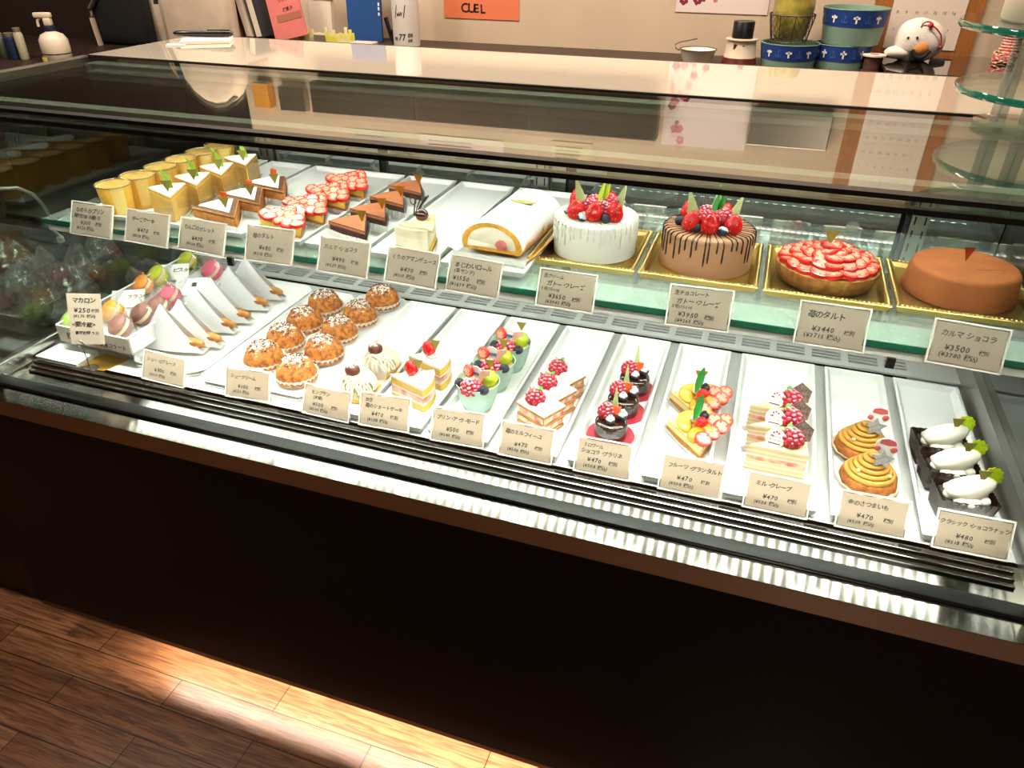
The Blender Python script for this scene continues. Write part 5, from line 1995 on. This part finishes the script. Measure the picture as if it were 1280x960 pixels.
A, B = aty(857, 15, WY), aty(962, 13, WY)
r, w_, h_ = sheet('flower_poster', 'white poster with dark red blossoms on the wall behind the canister', 'poster', A.x - .03, B.x - .005, A.z, mir(850, 182).z, mat('poster_paper', 'dcc9c2', .55))
rn = random.Random(7)
bl = [MB(), MB()]
for i in range(34):
    x = -w_ * .9 + rn.random() * w_ * (.55 if i % 3 else 1.75)
    z = -h_ + .012 + rn.random() * 2 * h_ * .92
    if x > -w_ * .25 and -h_ * .3 < z:
        z = -h_ + .012 + rn.random() * .05
    s_ = rn.uniform(.006, .014)
    for k in range(5):
        a_ = k * 1.2566 + i
        bl[i % 2].ball((x + s_ * .6 * math.cos(a_), -.0013, z + s_ * .6 * math.sin(a_)), s_ * .5, 8, 5, (1, .04, 1))
bl[0].build('dark_blossoms', mat('blossom_dark', '7c1f33', .6), r)
bl[1].build('pink_blossoms', mat('blossom_pink', 'c0697c', .6), r)

A, B = aty(1113, 30, WY), aty(1192, 63, WY)
r, w_, h_ = sheet('wood_notice_board', 'orange-brown wooden board behind the wall calendar', 'notice board', A.x - .052, B.x + .042, B.z - .016, mir(1120, 250).z, mat('orange_wood', 'a8672f', .45, var=.25, vscale=14, stretch=(8, 1, 1)), th=.006)
r, w_, h_ = sheet('wall_calendar', 'white wall calendar with small grey figures behind the plush bird', 'calendar', A.x - .006, B.x, B.z, mir(1120, 244).z, mat('calendar_paper', 'dccabb', .6))
r.location.y = PY - .007
b = MB()
rn = random.Random(1)
for row_ in range(11):
    for c_ in range(7):
        write(b, str((row_ * 7 + c_) % 31 + 1), -w_ * .86 + c_ * w_ * .25, -h_ + .045 + row_ * .042, .010, rn, shear=0)
o = b.build('figures', mat('grey_ink', '8e8079', .7), r, smooth=0)
o.matrix_local = T(0, -.0016, 0) @ R90

A, B = mir(396, 99), mir(822, 172)
cw, chh = (B.x - A.x) / 2, B.z - A.z
r = thing('wall_cabinet', 'long dark brushed wall cabinet above the back shelf, seen mirrored in the glass top', 'cabinet', ((A.x + B.x) / 2, WY, A.z))
MB().box(-cw, cw, -.055, -.001, 0, chh).build('body', mat('cabinet_dark', '5d5148', .35, metal=.7), r, smooth=0, bev=.002)
for k in range(3):
    MB().box(-cw + .006 + k * cw * 2 / 3, -cw - .006 + (k + 1) * cw * 2 / 3, -.058, -.0555, .006, chh - .006).build('door', mat('cabinet_door', '54483f', .3, metal=.7), r, smooth=0)
A, B = mir(322, 101), mir(346, 133)
o = MB().box(A.x, B.x, WY - .04, WY - .001, A.z, B.z).build('amber_glow_box', mat('amber_glow', 'd08f38', .4), smooth=0, bev=.002)  # warm glow put into the box's amber colour
tag(o, 'small amber box standing for a warm glow on the wall left of the dark cabinet', 'box')
A, B = mir(352, 106), mir(388, 138)
o = MB().box(A.x, B.x, WY - .03, WY - .001, A.z, B.z).build('grey_box', mat('panel_steel', 'b3a99b', .3, metal=1), smooth=0, bev=.002)
tag(o, 'grey steel box on the wall between the amber box and the dark cabinet', 'box')
A, B = mir(940, 136), mir(1032, 186)
o = MB().box(A.x, B.x, WY - .03, WY - .001, A.z, B.z).build('steel_panel', mat('panel_steel', 'b3a99b', .3, metal=1), smooth=0, bev=.002)
tag(o, 'brushed steel panel on the wall between poster and calendar', 'panel')
for i, (x0, x1, z0, z1, col, what) in enumerate((
        (mir(375, 172).x, mir(405, 172).x, mir(390, 145).z + .09, mir(390, 180).z + .10, 'cbb7a0', 'pale notice above the left end of the wall cabinet'),
        (mir(440, 165).x, mir(500, 165).x, mir(470, 163).z, mir(470, 192).z, 'b9ab97', 'large beige notice above the wall cabinet, second from left'),
        (mir(525, 170).x, mir(630, 176).x, mir(580, 172).z, mir(580, 198).z, 'd3bfb0', 'wide pinkish notice above the middle of the wall cabinet'),
        (mir(690, 180).x, mir(740, 184).x, mir(715, 178).z, mir(715, 202).z, 'cdbb95', 'yellowish notice above the right part of the wall cabinet'))):
    r, w_, h_ = sheet('wall_notice', what, 'notice', x0, x1, z0, z1, mat('notice_' + col, col, .7), group='notices above the wall cabinet')
    b = MB()
    rn = random.Random(i)
    for k in range(4):
        b.box(-w_ * .8, w_ * rn.uniform(.2, .8), -.0016, -.0012, h_ * (.6 - .38 * k), h_ * (.6 - .38 * k) + .004)
    b.build('printed_lines', mat('notice_ink', '7d6a5c', .7), r, smooth=0)

# on the white counter top
c = at(262, 52, 1.2745)
r = thing('note_block', 'white note block with a label on the left end of the counter top', 'note block', (c.x, c.y, 1.2748), .55)
MB().box(-.060, .050, -.045, .045, 0, .007).build('pages', mat('note_paper', 'e4dbd0', .6), r, smooth=0, bev=.001)
MB().box(-.088, -.046, -.066, -.030, 0, .0016).build('label', mat('note_label', 'ded3c6', .5), r, smooth=0)
q = at(240, 45, 1.287)
r = thing('black_pen', 'thick black pen lying on the white note block', 'pen', (c.x - .025, c.y + .012, 1.2825 + .007))
r.rotation_euler = (0, 0, .30)
MB().tube([(-.070, 0, 0), (-.062, 0, 0), (-.03, 0, 0), (.05, 0, 0), (.068, 0, 0), (.072, 0, 0)], [.003, .006, .0068, .0068, .0062, .003], 14).build('barrel', mat('pen_black', '121012', .25), r, smooth=50)
MB().box(.012, .066, -.0015, .0015, .0066, .0088).build('clip', mat('pen_black', '121012', .25), r, smooth=0)

# glass tier stand at the right end of the counter top
disc_m = glass('clear_disc', 'e8f5f0', .06, 4)
edge_m = glass('green_disc_edge', '2f9c86', .10, 3, .02, '2a9a86', .55)
r = thing('glass_tier_stand', 'tall glass stand with two round green-edged tiers on the counter', 'cake stand', (.372, .40, 1.2748))
MB().lathe([(.050, 0), (.050, .006), (.046, .008)], 48).build('foot', disc_m, r, smooth=40).location = (-.048, 0, 0)
for z_, R_ in ((.044, .132), (.124, .150)):
    MB().lathe([(R_ - .0005, z_), (R_ - .0005, z_ + .009)], 72).build('tier', disc_m, r, smooth=40)
    MB().lathe([(R_, z_), (R_ + .0012, z_ + .002), (R_ + .0012, z_ + .007), (R_, z_ + .009)], 72, cap0=False, cap1=False).build('tier_edge', edge_m, r, smooth=60)
rod = glass('clear_rod', 'f3f8f6', .10, 3, .03, 'ffffff', .22)
for x, y in ((-.075, -.010), (-.058, .022), (-.040, -.020), (-.022, .010)):
    MB().lathe([(.0065, .008), (.0065, .124)], 16).build('rod', rod, r, smooth=40).location = (x, y, 0)
o = tag(MB().lathe([(.112, 0), (.115, .003), (.115, .060), (.112, .063)], 64).build('white_cake_drum', mat('drum_white', 'e6d9c6', .6), smooth=50), 'white round cake drum on the top tier of the glass stand', 'cake drum')
o.location = (.372 + .012, .40, 1.2748 + .1335)

# left behind: dark side cupboard with bottle and tools
o = MB().box(-3.2, -1.70, .95, WY, 1.00, 1.121).build('side_cupboard', mat('cupboard_brown', '2b1c14', .5), smooth=0, bev=.003)
tag(o, 'dark brown cupboard at the far left behind the case', 'cupboard')
CZ = 1.1212
_before = set(CO.objects)
c = aty(72, 68, 1.18)
r = thing('spray_bottle', 'white spray bottle on the dark cupboard at the far left', 'spray bottle', (c.x, 1.18, CZ), .4)
MB().lathe([(.030, 0), (.033, .003), (.034, .030), (.0335, .048), (.026, .060), (.013, .066), (.0115, .070)], 36).build('bottle', mat('bottle_white', 'd8c6ae', .4), r, smooth=50)
MB().lathe([(.0130, .068), (.0130, .078), (.010, .080)], 24).build('collar', mat('collar_navy', '1b2338', .4), r, smooth=40)
b = MB().box(-.009, .009, -.008, .008, .080, .098).box(-.030, .012, -.007, .007, .098, .110)
b.build('spray_head', mat('bottle_white', 'd8c6ae', .4), r, smooth=40, bev=.003)
MB().tube([(-.014, 0, .100), (-.024, 0, .092), (-.026, 0, .078)], .0035, 8).build('trigger', mat('bottle_white', 'd8c6ae', .4), r, smooth=60)
MB().lathe([(.0342, .016), (.0343, .018)], 36, cap0=False, cap1=False).build('line', gasket_m, r)
for px, col, w_, h_, lab, nm, cat_ in (((32, 74), 'a39a7d', .022, .075, 'beige marker standing upright left of the spray bottle', 'marker', 'marker'),
                                      ((22, 76), '1d2b45', .034, .062, 'dark blue handle standing left of the beige marker', 'tool_handle', 'tool'),
                                      ((10, 78), '4a4a44', .020, .060, 'grey handle at the far left of the cupboard top', 'tool_handle', 'tool'),
                                      ((55, 70), 'b9a13f', .012, .018, 'tiny yellow-capped bottle beside the spray bottle', 'small_bottle', 'bottle')):
    c = aty(*px, 1.15 if px[0] < 50 else 1.10)
    r = thing(nm, lab, cat_, (c.x, c.y, CZ))
    m_ = mat('item_' + col, col, .45)
    MB().lathe([(w_ * .45, 0), (w_ * .5, .003), (w_ * .5, h_ * .8), (w_ * .36, h_ * .86)], 18).build('body', m_, r, smooth=40)
    MB().lathe([(w_ * .38, h_ * .86), (w_ * .40, h_ * .98), (w_ * .3, h_)], 18).build('cap', mat('cap_' + col, '6f6557', .45), r, smooth=40)
for o in set(CO.objects) - _before:
    if o.parent is None:
        o.scale = (K, K, K)
o = MB().box(-2.46, -2.20, 1.60, WY + .029, 1.20, 1.50).build('wall_panel', mat('panel_brown', '5a4636', .6), smooth=0, bev=.002)
tag(o, 'plain brown panel on the dark wall behind the spray bottle', 'panel')

# cloth bags hanging behind the left end of the counter
cloth_m = mat('beige_cloth', 'd0bba5', .9, var=.12, vscale=14, bump=.4, bscale=30)
black_c = mat('black_cloth', '0f0b0a', .9, bump=.3, bscale=40)


def bag2(name, label, outline, y, m, th):
    cx = sum(q[0] for q in outline) / len(outline)
    cz = sum(q[1] for q in outline) / len(outline)
    z0 = min(q[1] for q in outline)
    r = thing(name, label, 'cloth bag', (cx, y, z0), 0, 'cloth bags hanging behind the counter')
    n = len(outline)
    prof = ((1.0, 0), (.985, .30), (.93, .62), (.80, .85), (.55, 1.0), (.2, 1.05))
    b = MB()
    for s_ in (-1, 1):
        v = []
        for k, d in prof:
            v += [((x - cx) * k, s_ * d * th / 2 + .004 * math.sin(14 * x * k + 9 * z) * (d > 0), (z - cz) * k + cz - z0) for x, z in outline]
        f = []
        for k in range(len(prof) - 1):
            for i in range(n):
                j = (i + 1) % n
                q = (k * n + i, k * n + j, (k + 1) * n + j, (k + 1) * n + i)
                f.append(q if s_ == 1 else q[::-1])
        q = tuple((len(prof) - 1) * n + i for i in range(n))
        f.append(q if s_ == 1 else q[::-1])
        b.add(v, f)
    b.build('bag', m, r, smooth=60)
    return r, cx, z0


ZB = 1.1216


def big(pts):
    return [(x * K, (z - 1.516) * K + 1.516) for x, z in pts]


TOP = mir(268, 130, 1.37).z                               # the large bag's top is seen mirrored in the glass
XR_ = aty(292, 20, 1.37).x
XL_ = aty(207, 20, 1.37).x
xm = (XR_ + XL_) / 2
hw = (XR_ - XL_) / 2
ol = [(XR_, ZB), (XR_, 1.30), (XR_ + .006, 1.42)]
for q in range(9):
    a_ = q * PI / 8
    ol.append((xm + .02 + (hw - .008) * math.cos(a_), 1.44 + (TOP - 1.44) * math.sin(a_)))
ol += [(XL_ + .01, 1.38), (XL_, 1.28), (XL_, ZB)]
r, cx, z0 = bag2('cloth_bag', 'large beige cloth bag with a dark strap, nearest the note block', ol, 1.37, cloth_m, .09)
MB().tube([(x - cx - .010, -.018, z - z0 + .004) for x, z in ol[5:-1]], .012, 8, flat=.5).build('strap', mat('strap_dark', '2d2420', .8), r, smooth=60)
XN = aty(209, 20, 1.59).x
X2 = aty(188, 20, 1.59).x
ol = [(XN + .06, ZB), (XN + .06, 1.40), (XN + .03, 1.56), (XN - .01, 1.52), (X2 + .02, 1.40), (X2, 1.30), (X2, ZB)]
r, cx, z0 = bag2('cloth_bag', 'narrow beige cloth bag squeezed between the large beige bag and the black one', ol, 1.597, cloth_m, .034)
MB().tube([(x - cx - .006, -.012, z - z0) for x, z in ol[2:-1]], .008, 8, flat=.5).build('edge_strip', mat('strap_pale', 'a8937e', .8), r, smooth=60)
X3, X4 = aty(186, 20, 1.54).x, aty(122, 20, 1.54).x
ol = [(X3, ZB), (X3, 1.36), (X3 - .03, 1.43), (xm - .34, 1.47), (X4 + .05, 1.43), (X4, 1.32), (X4, ZB)]
r, cx, z0 = bag2('cloth_bag', 'black cloth bag with a pale curved strap at its left side', ol, 1.54, black_c, .07)
pts = [aty(px, py, 1.50) for px, py in ((127, 58), (120, 38), (115, 22), (113, 10), (118, 0), (130, -14), (150, -28))]
pts = [(q.x - cx, 1.50 - 1.54, q.z - z0) for q in pts]
MB().tube(pts, .013, 8, flat=.35).build('pale_strap', mat('strap_pale', 'a8937e', .8), r, smooth=60)

# side counter at the left with wrapped dark cakes, seen through the end glass
p = thing('side_counter', 'low dark counter joining the left end of the case', 'counter', (-1.85, .38, 0))
MB().box(-.55, .368, -.36, .36, 0, .7012).build('body', black_m, p, smooth=0)
MB().box(-.55, .430, -.365, .36, .7012, .7095).build('top', mat('side_top', '2a2f2d', .3), p, smooth=0, bev=.001)
MB().tube([(.42, -.30, .0135 + .700), (.42, .30, .0135 + .700)], .004, 8).build('edge_rail', steel_p, p, smooth=50)
dark = [('3d4a30', 'dark green-brown'), ('5a3424', 'dark brown'), ('6a2d28', 'dark reddish')]
spots = [((55, 388), 0, 'dark green-brown wrapped cake nearest the macaron card, seen through the end glass'), ((92, 366), 1, 'brown wrapped cake right behind the nearest green-brown one'),
         ((30, 365), 0, 'green-brown wrapped cake at the left edge, half way back'), ((62, 345), 1, 'dark brown wrapped cake in the middle of the pile'),
         ((105, 340), 2, 'dark reddish wrapped cake behind the brown one'), ((20, 335), 1, 'brown wrapped cake at the left edge of the rear row'), ((128, 322), 0, 'green-brown wrapped cake at the far right of the rear row')]
for i, ((px, py), k, lab) in enumerate(spots):
    c = at(px, py, .73)
    c.x = min(c.x, -1.500)
    r = thing('wrapped_cake', lab, 'wrapped cake', (c.x, min(c.y, .66), .7100), i * .8, 'wrapped dark cakes on the side counter')
    r.scale = (1.1, 1.1, 1.1)
    rn = random.Random(i)
    b = MB()

    def lump(u, v, s_=i):
        a_ = 2 * PI * u
        t = PI * v
        q = 1 + .18 * noise.noise(Vector((math.cos(a_) * 2 + s_, math.sin(a_) * 2, t * 2)))
        return (.046 * q * math.sin(t) * math.cos(a_), .034 * q * math.sin(t) * math.sin(a_), .022 - .022 * math.cos(t) * (1 if t > PI / 2 else 1))
    b.grid(lump, 20, 12)
    b.build('cake', mat('wrapped_' + dark[k][0], dark[k][0], .6, var=.4, vscale=70, bump=.4), r, smooth=60)

    def bagf(u, v, s_=i):
        a_ = 2 * PI * u
        q = 1 + .12 * math.sin(5 * a_ + s_) * v + .10 * math.sin(11 * a_ + 6 * v)
        k_ = (1 - .80 * v ** 1.6)
        return (.052 * q * k_ * math.cos(a_), .040 * q * (1 - .93 * v ** 1.3) * math.sin(a_), .002 + .088 * v + .006 * math.sin(4 * a_) * v)
    b = MB().grid(bagf, 30, 8)
    b.build('cellophane', glass('crumpled_film', 'f2f4f2', .14, 2.0, .15, 'ffffff', .12), r, smooth=20)
# white cable looped outside the end glass
pts = [aty(px, py, yy) for px, py, yy in ((-30, 240, .20), (0, 236, .24), (22, 235, .27), (40, 242, .30), (54, 256, .34), (62, 270, .37), (65, 286, .40))]
r = thing('white_cable', 'thin white cable looping outside the left end glass', 'cable', (pts[-1].x, pts[-1].y, pts[-1].z))
MB().tube([q - Vector(r.location) for q in pts] + [Vector((.004, .01, -.022))], .0035, 8).build('cord', mat('cable_white', 'd5d5d0', .5), r, smooth=60)
MB().lathe([(.008, 0), (.008, .012), (.0045, .016)], 14).build('plug', mat('cable_white', 'd5d5d0', .5), r, smooth=40).location = (.004, .01, -.036)
